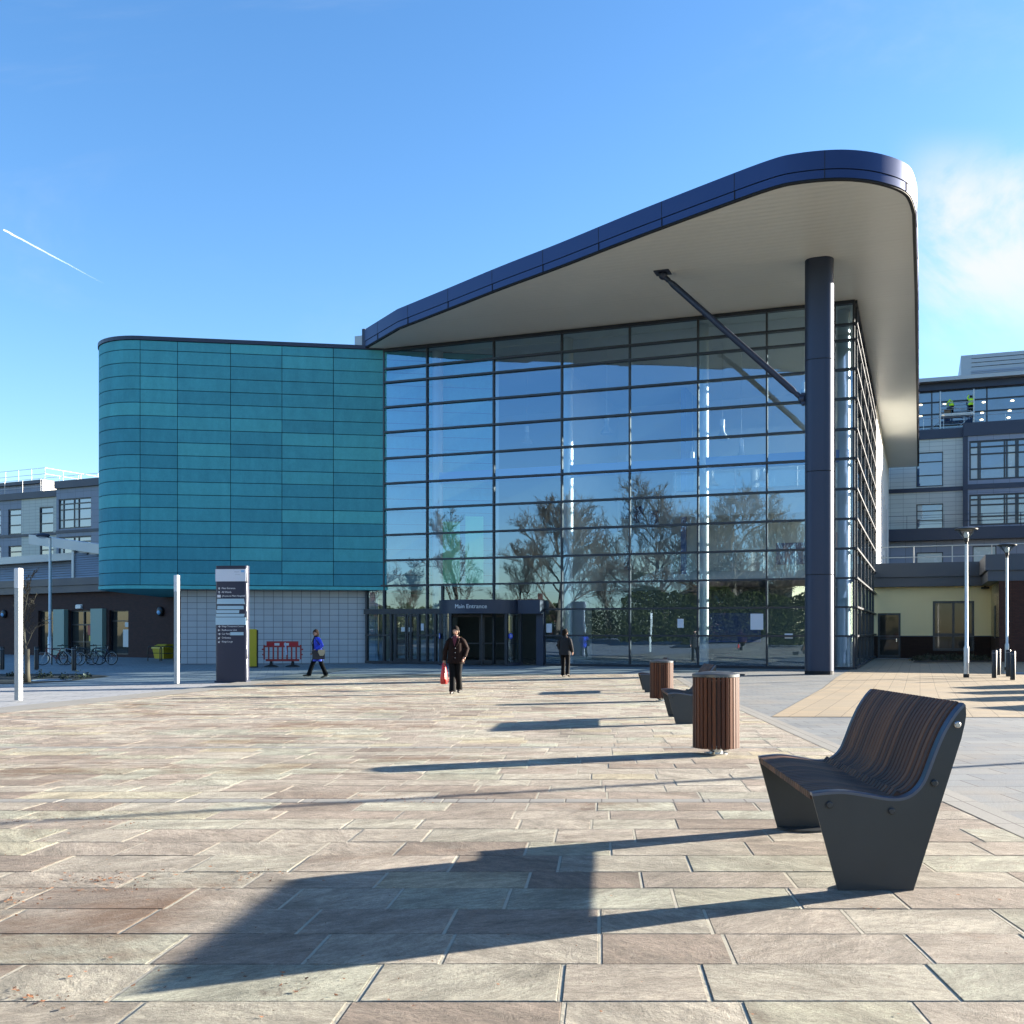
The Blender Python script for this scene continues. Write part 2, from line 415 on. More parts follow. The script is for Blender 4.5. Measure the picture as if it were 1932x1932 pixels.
def soffit_mat():
    m, nt, out = new_mat('ribbed_soffit')
    b = nt.nodes.new('ShaderNodeBsdfPrincipled'); L(nt, b.outputs[0], out.inputs[0])
    v = objco(nt); s = nt.nodes.new('ShaderNodeSeparateXYZ'); L(nt, v, s.inputs[0])
    wv = mathn(nt, 'SINE', mathn(nt, 'MULTIPLY', s.outputs[1], 2*math.pi/.30))
    # wider sheet joints
    jn = mathn(nt, 'FRACT', mathn(nt, 'MULTIPLY', s.outputs[1], 1/3.0))
    line = mathn(nt, 'LESS_THAN', jn, .012)
    n1 = noise_n(nt, v, .35, 4)
    f = mathn(nt, 'MULTIPLY_ADD', n1, .12, .94)
    c = mixc(nt, 1.0, (.66, .67, .62), _val2col(nt, f), 'MULTIPLY')
    c = mixc(nt, mathn(nt, 'MULTIPLY', line, .12), c, (.3, .3, .28))
    L(nt, c, b.inputs['Base Color']); b.inputs['Roughness'].default_value = .38; b.inputs['Specular IOR Level'].default_value = .5
    bn = nt.nodes.new('ShaderNodeBump'); bn.inputs['Strength'].default_value = .12; bn.inputs['Distance'].default_value = .02
    L(nt, wv, bn.inputs['Height']); L(nt, bn.outputs[0], b.inputs['Normal'])
    return m
M_['soffit'] = soffit_mat()
M_['glass'] = glassmat('facade_glass', (.66, .81, .89), .17, (.52, .75, 1.0))
M_['sideglass'] = glassmat('side_glass', (.80, .86, .86), .10)
M_['clear'] = glassmat('clear_glass', (.86, .92, .92), .06)
M_['doorglass'] = glassmat('door_glass', (.72, .80, .80), .10)
M_['winglass'] = None
def winglass(name, base, spec=1.0, ior=1.8):
    m, nt, out = new_mat(name)
    b = nt.nodes.new('ShaderNodeBsdfPrincipled'); L(nt, b.outputs[0], out.inputs[0])
    v = objco(nt)
    n1 = noise_n(nt, v, .8, 3)
    L(nt, mixc(nt, n1, tuple(x*.6 for x in base), tuple(x*1.5 for x in base)), b.inputs['Base Color'])
    b.inputs['Roughness'].default_value = .03; b.inputs['Specular IOR Level'].default_value = spec
    b.inputs['IOR'].default_value = ior
    return m
M_['winglass'] = winglass('reflective_window_glass', (.03, .075, .16))
M_['shopglass'] = winglass('shop_window_glass', (.035, .035, .032), .5, 1.45)
M_['blind'] = pbr('pale_window_blind', (.45, .55, .60), .25, var=.15, vscale=1.5, spec=.8)
M_['brickdark'] = wallmat('dark_brown_brick', (.095, .045, .038), (.07, .036, .032), (.05, .036, .034), .225, .075, .008, .5, .85, .3, .2)
M_['brickred'] = wallmat('red_brown_brick', (.125, .048, .035), (.095, .036, .028), (.06, .042, .036), .225, .075, .010, .5, .85, .3, .2)
M_['brickbase'] = wallmat('dark_plinth_brick', (.05, .028, .022), (.04, .022, .018), (.03, .022, .02), .225, .075, .008, .5, .85, .3, .2)
M_['tilewhite'] = wallmat('white_glazed_blocks', (.58, .60, .61), (.53, .55, .57), (.20, .20, .21), .45, .30, .014, 0.0, .45, .25, .1, spec=.5)
M_['tilepale'] = wallmat('pale_terracotta_tiles', (.66, .68, .64), (.62, .64, .61), (.36, .37, .37), 1.1, .38, .018, 0.0, .6, .2, .08)
M_['tilegrey'] = wallmat('blue_grey_terracotta_tiles', (.28, .32, .42), (.26, .30, .39), (.15, .17, .21), 1.3, .75, .018, 0.0, .55, .2, .08)
M_['bandmetal'] = pbr('dark_grey_cladding', (.034, .046, .082), .45, .3, var=.1, vscale=.5)
M_['palemetal'] = pbr('pale_grey_cladding', (.50, .53, .56), .45, .2, var=.06, vscale=.5)
M_['fasciagrey'] = pbr('mid_grey_cladding', (.095, .108, .14), .5, .2, var=.08, vscale=.5)
M_['darkwall'] = pbr('gloom_darkened_wall', (.15, .15, .13), .6, var=.2)  # dimness of the ground floor interior put into the wall colour
M_['louvre'] = pbr('silver_louvres', (.34, .38, .46), .45, .35, var=.08, vscale=1)
M_['yellowrender'] = pbr('yellow_render', (.95, .82, .50), .85, alb=1.0, var=.06, vscale=.6, fine=.05, bump=.1)
M_['greenpanel'] = pbr('sage_green_panel', (.33, .44, .37), .6, var=.05)
M_['sungreen'] = pbr('painted_sunlight_green', (.22, .85, .42), .5, var=.25, vscale=.5, alb=1.0)  # colour of sunlit copper, painted in
M_['bluepaint'] = pbr('blue_painted_wall', (.14, .26, .58), .6, var=.08, vscale=.6)
M_['intfloor'] = pbr('gloom_darkened_floor', (.16, .15, .14), .25, var=.1)  # floor colour darkened for the dim interior
M_['picture'] = pbr('dark_blue_picture', (.10, .12, .28), .5, var=.2)
M_['pink'] = pbr('pink_board', (.55, .34, .30), .6, var=.1)
M_['yellowpl'] = pbr('yellow_plastic', (.62, .46, .015), .45, var=.12, vscale=3)
M_['redpl'] = pbr('red_plastic', (.42, .045, .035), .5, var=.15, vscale=5)
M_['redrefl'] = pbr('red_reflective_strip', (.55, .02, .03), .35, var=.05)
M_['whitepl'] = pbr('white_plastic', (.75, .75, .73), .5, var=.05)
M_['signdark'] = pbr('slate_blue_sign', (.030, .036, .070), .35, .2, var=.08, vscale=2)
M_['signwhite'] = pbr('white_sign_panel', (.72, .76, .84), .4, var=.03)
M_['signpale'] = pbr('pale_blue_sign_panel', (.42, .62, .74), .45, var=.03)
M_['lettering'] = pbr('white_lettering', (.80, .84, .88), .4, var=.02)
M_['greylet'] = pbr('grey_lettering', (.30, .34, .42), .5, var=.02)
M_['bluelogo'] = pbr('light_blue_emblem', (.22, .52, .86), .4, var=.03)
M_['bluesign'] = pbr('blue_sticker', (.02, .07, .75), .4, var=.03)
M_['rope'] = pbr('striped_tape', (.55, .6, .75), .5, var=.2)
M_['warm'] = pbr('warm_lit_lamp', (.8, .7, .5), .5, emit=(1.0, .80, .45), estr=1.6)
M_['timber'] = pbr('weathered_timber', (.20, .14, .09), .8, var=.3, bump=.3)
M_['rooftile'] = pbr('brown_roof_tiles', (.085, .050, .040), .85, var=.25, vscale=4, bump=.4)
M_['bark'] = pbr('grey_brown_bark', (.14, .11, .08), .9, var=.35, vscale=8, bump=.6)
M_['twig'] = pbr('brown_twigs', (.095, .068, .045), .9, var=.3, vscale=3)
M_['birch'] = pbr('pale_birch_bark', (.52, .50, .46), .8, var=.3, vscale=5)
M_['leafdark'] = pbr('ivy_leaves', (.030, .036, .010), .9, spec=.08, var=.5, vscale=.9, fine=.3, tint=True)
M_['leafshrub'] = pbr('dark_shrub_leaves', (.035, .045, .020), .6, var=.4, tint=True)
M_['deadleaf'] = pbr('fallen_leaf_brown', (.20, .085, .035), .8, var=.4, vscale=20, tint=True)
# ================================================================== GROUND
def ground_poly(name, poly, off, mat, label=None, parent=None, kind='structure', cut=True):
    bm = bmesh.new()
    f = bm.faces.new([bm.verts.new((x, y, 0)) for x, y in poly])
    if cut:
        for yc in (BREAK, -12.0):
            bmesh.ops.bisect_plane(bm, geom=bm.verts[:] + bm.edges[:] + bm.faces[:], plane_co=(0, yc, 0), plane_no=(0, 1, 0))
    for v in bm.verts: v.co.z = zg(v.co.y) + off
    bmesh.ops.recalc_face_normals(bm, faces=bm.faces)
    if bm.faces and sum(f.normal.z for f in bm.faces) < 0: bmesh.ops.reverse_faces(bm, faces=bm.faces[:])
    me = bpy.data.meshes.new(name); bm.to_mesh(me); bm.free()
    me.materials.append(mat)
    o = bpy.data.objects.new(name, me); COL.objects.link(o)
    if parent is not None: o.parent = parent
    elif kind: o['kind'] = kind
    return o
ground_poly('ground', [(-1500, -900), (1500, -900), (1500, 2500), (-1500, 2500)], -0.045, M_['grass'])
ground_poly('concrete_paving', [(-60, -14), (60, -14), (60, 64), (10, 72), (-60, 72)], -0.030, M_['farpave'])
XL, XR, YN, YF = -10.6, 2.55, -3.0, 36.2
ground_poly('granite_paving', [(2.82, -14), (26, -14), (26, 52), (8, 50.0), (2.82, 42)], -0.018, M_['greypave'])
ground_poly('buff_paving', [(2.86, 16.2), (40, 15.2), (40, 47), (11.2, 58.0), (10.9, 41.8), (8.3, 34.0)], -0.010, M_['yellowpave'])
# pale kerb bands at both sides of the stone plaza
ground_poly('granite_band', [(XR + .004, -14), (2.815, -14), (2.815, 42), (XR + .004, 42)], 0.0, M_['band'])
ground_poly('granite_band', [(-11.6, -14), (XL - .004, -14), (XL - .004, 42), (-11.6, 42)], 0.0, M_['band'])
# apron in front of the doors
ground_poly('entrance_apron', [(XL, YF + .01), (XR, YF + .01), (XR, 44), (-12, 48)], -0.012, M_['farpave'])

# stone plaza: every slab modelled
slabs, mort, strips = MB(), MB(), MB()
rnd = random.Random(11)
y = YN
band_rows = [7.32, 11.25, 15.7, 20.1, 24.4, 29.0, 33.2]
def slab(mb, x0, x1, y0, y1, b=.006, dz=0.0, wob=.0):
    def pt(x, yy, z): return Vector((x, yy, zg(yy) + z))
    j = lambda: rnd.uniform(-wob, wob)
    c = [(x0 + j(), y0 + j()), (x1 + j(), y0 + j()), (x1 + j(), y1 + j()), (x0 + j(), y1 + j())]
    sx, sy = (1, -1, -1, 1), (1, 1, -1, -1)
    mb.loft([[pt(a, b_, -.014) for a, b_ in c], [pt(a, b_, -.004 + dz) for a, b_ in c],
             [pt(a + sx[i]*b, b_ + sy[i]*b, dz) for i, (a, b_) in enumerate(c)]])
while y < YF:
    nb = [b for b in band_rows if y <= b < y + .45]
    if nb:
        y1 = y + .17; x = XL
        while x < XR:
            w = rnd.uniform(.85, 1.1); x1 = min(x + w, XR)
            slab(strips, x + .004, x1 - .004, y + .003, y1 - .003, .003)
            x = x1
        y = y1; band_rows.remove(nb[0]); continue
    h = rnd.choice((.33, .35, .37, .37, .39, .41))
    y1 = min(y + h, YF); x = XL - 0.0; first = True
    while x < XR - .01:
        w = rnd.uniform(.44, .82)
        if first: w *= rnd.uniform(.3, 1); first = False
        x1 = x + w
        if XR - x1 < .25: x1 = XR
        slabs.cur = rnd.random()
        slab(slabs, x + .007, x1 - .007, y + .0016, y1 - .0016, rnd.uniform(.0022, .005), rnd.uniform(-.0018, .0012), .0014)
        if x1 < XR: # raised pale mortar in the perpendicular joint
            ww = .0072; k = 0
            mort.loft([[Vector((x1 - ww, yy, zg(yy) - .012)), Vector((x1 - ww, yy, zg(yy) - .0022)), Vector((x1 + ww, yy, zg(yy) - .0022)), Vector((x1 + ww, yy, zg(yy) - .012))] for yy in (y + .002, y1 - .002)])
        x = x1
    y = y1
plaza = slabs.build('stone_plaza', M_['stone'], tint=True); tag(plaza, kind='structure')
mort.build('mortar_joint', M_['mortar'], plaza)
strips.build('granite_strip', M_['band'], plaza)
ground_poly('joint_bed', [(XL, YN), (XR, YN), (XR, YF), (XL, YF)], -0.0035, M_['joint'], parent=plaza)

# ================================================================== MAIN ENTRANCE HALL
ZS = [1.40, 2.63, 3.86, 5.11, 6.37, 7.64, 8.92, 10.17, 11.46, 12.70, 13.93, 14.60]
ZTOP = 15.60
hall = thing('entrance_hall', 'glass fronted main entrance hall under a sweeping curved canopy roof', 'building', P0, ANG)
US = [-22.65, -20.26, -16.70, -13.23, -9.93, -6.76, -3.71, -0.83, 0.0]
# --- frames of the front
fr = MB()
for u in US[:-1]: fr.box(u - .038, u + .038, -.07, .12, (3.73 if u < -22 else .06), ZTOP)
fr.box(-.09, .0, -.07, .12, .06, ZTOP)
for i, z in enumerate(ZS):
    h = .044 if i > 2 else .040
    if i <= 2: segs = [(-14.05, 0.0)] if i < 2 else [(-23.75, 0.0)]
    else: segs = [(-22.65, 0.0)]
    for a, b in segs: fr.box(a, b + .0, -.115, .10, z - h, z + h)
fr.box(-14.05, 0, -.10, .12, .0, .10)
fr.box(-22.65, 0, -.10, .12, ZTOP - .14, ZTOP + .0)
fr.build('front_frame', M_['frame'], hall)
# --- panes: each a hair out of true, as glazing is
pn = MB(); rp = random.Random(3)
zrows = [.10] + ZS + [ZTOP - .14]
for i in range(len(US) - 1):
    a, b = US[i], US[i+1]; pn = MB()
    for j in range(len(zrows) - 1):
        z0, z1 = zrows[j], zrows[j+1]
        if b < -14.0 and z1 <= 3.9: continue
        if a < -16 and b > -14.2 and z1 <= 3.9: continue
        e = lambda: rp.gauss(0, .0036)
        pn.quad((a, .02 + e(), z0), (b, .02 + e(), z0), (b, .02 + e(), z1), (a, .02 + e(), z1))
    pn.build('glazing_bay', M_['glass'], hall, fix=False)
ov = MB(); ov.quad((-14.05, .02, .1), (-13.23, .02, .1), (-13.23, .02, 3.86), (-14.05, .02, 3.86)); ov.build('side_light_glazing', M_['glass'], hall, fix=False)
ov = MB(); ov.quad((uz(838,1200)[0], .02, 3.06), (-14.05, .02, 3.06), (-14.05, .02, 3.86), (uz(838,1200)[0], .02, 3.86)); ov.build('overdoor_glazing', M_['glass'], hall, fix=False)
# --- side glazing
sf, sp_ = MB(), MB()
WS = [0.0, .62, 3.5, 6.6, 9.8, 13.0, 16.2, 19.2]
for w in WS[1:]: sf.box(-.12, .07, w - .04, w + .04, .06, ZTOP)
for i, z in enumerate(ZS):
    h = .044 if i > 2 else .040
    sf.box(-.10, .12, -.115 if i > 1 else -.1, 19.2, z - h + .002, z + h + .002)
sf.box(-.10, .10, .0, 19.2, 0, .10); sf.box(-.1, .1, 0, 19.2, ZTOP - .14, ZTOP)
sf.build('side_frame', M_['frame'], hall)
for i in range(len(WS) - 1):
    sp_ = MB()
    for j in range(len(zrows) - 1):
        e = lambda: rp.gauss(0, .0018)
        sp_.quad((.01 + e(), WS[i], zrows[j]), (.01 + e(), WS[i+1], zrows[j]), (.01 + e(), WS[i+1], zrows[j+1]), (.01 + e(), WS[i], zrows[j+1]))
    sp_.build('side_glazing_bay', M_['sideglass'], hall, fix=False)
# --- white side wall with slit windows
sw = MB(); sw.box(-.4, .06, 19.28, 44.3, 0, ZTOP); sw.build('side_wall', M_['white'], hall)
for w, z0, z1 in ((21.0, 8.9, 12.4), (21.0, 4.9, 7.4), (28.0, 9.0, 12.0), (32.5, 7.6, 11.6), (35.2, 7.4, 11.3), (38.0, 7.0, 11.3), (32.0, 5.8, 7.2), (35.0, 5.8, 7.4), (37.5, 5.8, 7.6)):
    sl = MB(); sl.box(.05, .075, w, w + .42, z0, z1)
    sl.build('slit_window', M_['winglass'], hall)
# --- canopy
SOFF = 15.62
px = [(687.6,656.5),(750.2,620),(840.3,585.1),(942.1,545.2),(1058,502.3),(1189.8,451.2),(1341.8,394.9),(1450,356.6),(1504,344),(1576,337.6),(1634.7,340.5),(1682,350.7),(1711,364),(1724.8,380),(1730.5,402)]
edge = []
for x_, y_ in px:
    Y_ = (SOFF - CAMZ) * F / (HZ - y_)
    edge.append(Vector(to_local(P(x_, y_, Y_))))
edge[-1] = Vector((2.50, edge[-1].y)); edge[-2] = Vector((min(edge[-2].x, 2.40), edge[-2].y))
def cr(pts, sub):
    out = []
    for i in range(len(pts) - 1):
        p0, p1, p2, p3 = pts[max(i-1,0)], pts[i], pts[i+1], pts[min(i+2, len(pts)-1)]
        for k in range(sub):
            t = k/sub
            out.append(.5*((2*p1) + (p2-p0)*t + (2*p0-5*p1+4*p2-p3)*t*t + (3*p1-p0-3*p2+p3)*t**3))
    return out + [pts[-1]]
curve = [edge[0]] + cr(edge[1:], 5) + [Vector((2.54, 0.0)), Vector((2.54, 20.0)), Vector((2.54, 44.45))]
EDGE = curve
def offs(c, d):
    out = []
    for i, p in enumerate(c):
        a, b = c[max(i-1,0)], c[min(i+1,len(c)-1)]
        t = (b-a).normalized()
        out.append(p + Vector((t.y, -t.x)) * d)
    return out
def strip(mb, c, zlo, zhi, d0, d1):
    a = offs(c, d0); b = offs(c, d1)
    mb.loft([[Vector((*b[i], zlo)), Vector((*a[i], zlo)), Vector((*a[i], zhi)), Vector((*b[i], zhi))] for i in range(len(c))])
fa = MB()
strip(fa, curve, SOFF + .045, SOFF + .30, .0, -.12)
strip(fa, curve, SOFF + .325, 16.52, .02, -.10)
fobj = fa.build('fascia', M_['fascia'], hall, smooth=30)
sm = MB(); strip(sm, curve, SOFF - .01, SOFF + .048, -.03, -.14); strip(sm, curve, SOFF + .29, SOFF + .33, -.035, -.14)
# vertical panel joints and rivets
acc = 0; L_ = [0]
for i in range(1, len(curve)): acc += (curve[i]-curve[i-1]).length; L_.append(acc)
def at_len(s):
    for i in range(1, len(L_)):
        if L_[i] >= s:
            t = (s - L_[i-1])/max(L_[i]-L_[i-1],1e-6); d = (curve[i]-curve[i-1]).normalized()
            return curve[i-1].lerp(curve[i], t), d
    return curve[-1], (curve[-1]-curve[-2]).normalized()
s = 1.6
while s < acc - .5:
    p, d = at_len(s); n = Vector((d.y, -d.x))
    M = Matrix(((d.x, n.x, 0, p.x), (d.y, n.y, 0, p.y), (0, 0, 1, 0), (0, 0, 0, 1)))
    sm.box(-.011, .011, -.05, .024, SOFF + .05, 16.515, M)
    s += 3.05
sm.build('fascia_gap', M_['seam'], hall)
rv = MB(); s = .5
while s < acc - .5:
    p, d = at_len(s); n = Vector((d.y, -d.x))
    for z in (SOFF + .42,):
        c = Vector((p.x, p.y, z)) + Vector((n.x, n.y, 0))*.02
        rv.ball(c, .022, .022, .022, 6, 4)
    s += .52
pass
BK = [(-.45, 44.45), (-.45, 1.5), (-23.7, 1.5)]
poly = [tuple(p) for p in offs(curve, -.06)] + BK
so = MB(); so.prism(poly, SOFF, SOFF + .05); so.build('soffit', M_['soffit'], hall)
rf = MB(); rf.prism([tuple(p) for p in offs(curve, -.11)] + BK, SOFF + .06, 16.49)
rf.box(-23.7, -.452, 1.502, 21.0, SOFF + .06, 16.485)
rf.box(-6, -.452, 21.002, 44.4, SOFF, 16.48); rf.build('roof', M_['bandmetal'], hall)
pe = MB(); a0 = curve[0]
pe.box(a0.x - .75, a0.x - .12, a0.y + .3, a0.y + 2.2, 15.64, 16.36); pe.build('roof_parapet', M_['palemetal'], hall)
pe = MB(); pe.box(a0.x - .11, a0.x + .06, a0.y - .05, a0.y + 2.0, 15.60, 16.56); pe.build('fascia_end', M_['bandmetal'], hall)
# --- canopy column, an oblong with rounded ends, in three clad lifts
def obround(cx_, cy_, hx, hy, r, n=7):
    out = []
    for sx, sy, a in ((1,-1,-90),(1,1,0),(-1,1,90),(-1,-1,180)):
        for k in range(n):
            t = R(a + 90*k/(n-1)); out.append((cx_ + sx*(hx-r) + r*math.cos(t), cy_ + sy*(hy-r) + r*math.sin(t)))
    return out
CU, CW = to_local((8.22, 36.35))
co = MB()
lifts = [(.12, 3.72), (3.75, 7.60), (7.63, 11.8), (11.83, SOFF)]
for z0, z1 in lifts:
    co.prism(obround(CU, CW, .535, .37, .365), z0, z1)
colm = co.build('canopy_column', M_['column'], hall, smooth=30)
sb = MB(); sb.prism(obround(CU, CW, .515, .35, .345), 0.0, SOFF - .02); sb.box(CU - .006, CU + .006, CW - .366, CW - .3, .1, SOFF)
sb.prism(obround(CU, CW, .545, .38, .375), -.02, .11)
sb.build('column_joint', M_['seam'], colm)
# --- strut from the soffit to the column
st = MB()
p_top = Vector((*to_local(P(1250, 518, (SOFF-.1-CAMZ)*F/(HZ-518))), SOFF - .12))
p_bot = Vector((CU - .62, CW + .02, 10.42))
d = (p_bot - p_top).normalized()
st.tube([p_top + d*.30, p_top + d*.55, p_bot - d*.55, p_bot - d*.3], [.07, .125, .125, .07], 12)
st.tube([p_top, p_top + d*.34], .10, 10); st.tube([p_bot - d*.34, p_bot + d*.02], .10, 10)
st.ball(p_top + d*.02, .17, .17, .17); st.ball(p_bot, .17, .2, .2)
st.box(p_top.x - .30, p_top.x + .30, p_top.y - .26, p_top.y + .26, SOFF - .045, SOFF - .004)
st.box(CU - .66, CU - .53, CW - .12, CW + .16, 10.2, 10.64)
st.build('strut', M_['column'], hall, smooth=40)
# --- door screen left of the drum
UD0 = uz(690, 1200)[0]; UD1 = uz(838, 1200)[0]
ds = MB()
hz0, hz1 = 2.44, 2.70
def du(x): return uz(x, 1200)[0]
for x in (692, 725, 835): ds.box(du(x) - .05, du(x) + .05, -.07, .12, 0, 3.80)
for x in (738, 746, 806): ds.box(du(x) - .05, du(x) + .05, -.06, .12, 0, hz0)
ds.box(UD0 - .05, UD1, -.10, .12, hz0, hz1); ds.box(UD0, UD1, -.09, .12, 0, .13)
ds.box(UD0, du(738), -.08, .1, 1.36, 1.44); ds.box(du(790), UD1, -.08, .1, 1.36, 1.44)
for x in (776, 790, 822): ds.box(du(x) - .055, du(x) + .055, -.08, .1, .1, hz0)
ds.build('door_screen', M_['frame'], hall)
dg_ = MB(); dg_.quad((UD0, .03, .1), (UD1, .03, .1), (UD1, .03, 3.8), (UD0, .03, 3.8)); dg_.build('door_screen_glazing', M_['glass'], hall, fix=False)
for (xa, xb) in ((746, 768), (768, 790)):
    a, b = du(xa) + .02, du(xb) - .02
    m = MB(); f_ = .07
    m.box(a, a + f_, -.05, .0, .02, hz0 - .02); m.box(b - f_, b, -.05, .0, .02, hz0 - .02); m.box(a + f_, b - f_, -.05, .0, hz0 - .12, hz0 - .02); m.box(a + f_, b - f_, -.05, .0, .02, .26)
    dl = m.build('door_leaf', M_['frame'], hall)
    g = MB(); g.quad((a + f_, -.025, .26), (b - f_, -.025, .26), (b - f_, -.025, hz0 - .12), (a + f_, -.025, hz0 - .12)); g.build('door_pane', M_['doorglass'], dl, fix=False)
    n = MB(); c = (b - f_ - .12) if xa == 746 else (a + f_ + .12)
    n.box(c - .10, c + .10, -.034, -.028, 1.58, 1.80); n.build('door_notice', M_['whitepl'], dl)
# --- revolving door drum
UC = (du(838) + du(986)) / 2; RD = (du(986) - du(838)) / 2
def arc_pts(r, a0, a1, n): return [(UC + r*math.sin(R(a0 + (a1-a0)*i/n)), -r*math.cos(R(a0 + (a1-a0)*i/n))) for i in range(n+1)]
def arc_wall(mb, r, t, a0, a1, z0, z1, n=24):
    o_, i_ = arc_pts(r, a0, a1, n), arc_pts(r - t, a0, a1, n)
    mb.loft([[Vector((*i_[k], z0)), Vector((*o_[k], z0)), Vector((*o_[k], z1)), Vector((*i_[k], z1))] for k in range(n+1)])
rd = MB()
arc_wall(rd, RD, .5, -90, 90, 2.42, 3.06, 30)
arc_wall(rd, RD + .02, .12, -90, -22, 0, .14); arc_wall(rd, RD + .02, .12, 58, 90, 0, .14); arc_wall(rd, RD, .12, -22, 58, 0, .03)
rd.prism(arc_pts(RD - .02, -90, 90, 24), 2.98, 3.05)
rd.box(UC + RD - .02, du(1027), -.55, .12, 2.42, 3.06); rd.box(du(1014), du(1027), -.16, .12, 0, 2.42)
drum = rd.build('revolving_door', M_['bandmetal'], hall, smooth=35)
for a in (-88, -52, -22, 58, 86):
    po = MB(); x_, y_ = arc_pts(RD - .05, a, a, 1)[0]
    po.box(x_ - .07, x_ + .07, y_ - .07, y_ + .07, .02, 2.43)
    po.build('drum_post', M_['frame'], drum)
gd = MB()
for a0_, a1_ in ((-88, -22), (58, 88)):
    gd = MB(); q = arc_pts(RD - .06, a0_, a1_, 10)
    for k in range(10): gd.quad((*q[k], .14), (*q[k+1], .14), (*q[k+1], 2.42), (*q[k], 2.42))
    gd.build('drum_glazing', M_['doorglass'], drum, fix=False)
for a in (25, 115, 205, 295):
    m = MB(); dx, dy = math.cos(R(a)), math.sin(R(a))
    M = Matrix(((dx, -dy, 0, UC), (dy, dx, 0, -.1), (0, 0, 1, 0), (0, 0, 0, 1)))
    r1 = RD - .2
    for x0, x1, z0, z1 in ((.05, .13, .04, 2.38), (r1 - .08, r1, .04, 2.38), (.13, r1 - .08, 2.28, 2.38), (.13, r1 - .08, .04, .22), (.13, r1 - .08, 1.0, 1.05)):
        m.box(x0, x1, -.03, .03, z0, z1, M)
    w = m.build('door_wing', M_['frame'], drum)
    g = MB(); g.quad(M @ Vector((.13, 0, .22)), M @ Vector((r1-.08, 0, .22)), M @ Vector((r1-.08, 0, 2.28)), M @ Vector((.13, 0, 2.28)))
tx, tmp = MB(), MB()
text_mb(tmp, 'Main Entrance', .27, Matrix.Identity(4), .01, 'CENTER')
ang0 = 9
for p in tmp.v:
    a = R(ang0) + p[0]/RD; r = RD + .012 + p[2]
    tx.v.append((UC + r*math.sin(a), -r*math.cos(a), 2.66 + p[1]))
tx.f, tx.t = tmp.f, tmp.t
tx.build('sign_lettering', M_['lettering'], drum)
for a, z in ((63, 1.38), (-50, 1.38)):
    m = MB(); q = Vector((UC + (RD+.03)*math.sin(R(a)), -(RD+.03)*math.cos(R(a)), z)); n = Vector((math.sin(R(a)), -math.cos(R(a)), 0))
    m.tube([q, q + n*.008], .13, 20)
    o = m.build('blue_push_sign', M_['bluesign'], drum)
    m = MB(); t = Vector((n.y, -n.x, 0)) * -1
    for du_, h in ((-.035, .07), (.045, .05)):
        c = q + n*.012 + t*du_
        m.tube([c + Vector((0,0,-h)), c + Vector((0,0,h*.6))], .018, 6); m.ball(c + Vector((0,0,h)), .02, .02, .02, 6, 4)
    m.build('sign_symbol', M_['lettering'], o)
# notices stuck on the glass
for x, y, w, h in ((797, 1183, .16, .34), (1036, 1185, .28, .42), (1428, 1173, .56, .70), (1284, 1176, .28, .40), (1488, 1200, .34, .22)):
    nt_ = MB(); u, z = uz(x, y); nt_.box(u - w/2, u + w/2, -.012, -.006, z - h/2, z + h/2)
    nt_.build('window_notice', M_['signwhite'], hall)

# --- interior
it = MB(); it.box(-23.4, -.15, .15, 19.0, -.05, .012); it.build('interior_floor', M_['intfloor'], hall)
it = MB(); it.box(-24.2, -.2, 15.5, 15.8, 0, ZTOP - .02); it.box(-24.2, -24.0, 2, 15.5, 0, ZTOP - .02)
it.box(-15.6, -15.35, 6.5, 15.5, 0, ZTOP - .02)
it.build('interior_wall', M_['plaster'], hall)
it = MB(); it.box(-10.4, -10.1, 11.8, 15.5, 0, ZTOP - .05); it.build('blue_wall', M_['bluepaint'], hall)
it = MB(); it.box(-10.1, -.25, 12.0, 12.2, 4.7, 8.5); it.box(-10.1, -.25, 13.8, 14.0, 9.1, 13.4); it.build('gallery_wall', M_['plaster'], hall)
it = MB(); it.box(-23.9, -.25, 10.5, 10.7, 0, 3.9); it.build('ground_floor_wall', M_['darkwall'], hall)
it = MB(); it.box(-10.1, -.25, 7.6, 15.5, 4.25, 4.62); it.box(-10.1, -.25, 8.4, 15.5, 8.55, 9.05); it.build('gallery_floor', M_['plaster'], hall)
it = MB(); it.box(-10.1, -.25, 8.45, 8.6, 7.75, 8.55); it.build('gallery_bulkhead', M_['white'], hall)
for z0, w0 in ((4.62, 7.7), (9.05, 8.5)):
    m = MB(); g = MB()
    k = -9.9
    while k < -.3:
        m.box(k - .022, k + .022, w0 - .03, w0 + .03, z0, z0 + 1.12)
        for zz in (.32, .86): m.box(k - .13, k + .13, w0 - .045, w0 - .03, z0 + zz - .025, z0 + zz + .025)
        k += 1.62
    m.box(-10.0, -.3, w0 - .03, w0 + .03, z0 + 1.12, z0 + 1.17)
    b = m.build('balustrade', M_['whitemetal'], hall)
    g.quad((-10, w0, z0 + .1), (-.3, w0, z0 + .1), (-.3, w0, z0 + 1.08), (-10, w0, z0 + 1.08)); g.build('balustrade_glass', M_['clear'], b, fix=False)
for x in (826, 1071, 1326, 1592):
    u, _ = uz(x, 1000, w=1.15)
    m = MB(); m.tube([(u, 1.15, 0), (u, 1.15, ZTOP - .03)], .27, 20); m.build('interior_column', M_['palemetal'], hall, smooth=40)
it = MB(); it.box(-22.4, -.3, .95, 1.35, 8.98, 9.50); it.build('edge_beam', M_['bluepaint'], hall)
it = MB()
it.box(-24, -.452, 1.502, 15.5, ZTOP - .03, ZTOP + .05)
it.build('ceiling', M_['plaster'], hall)

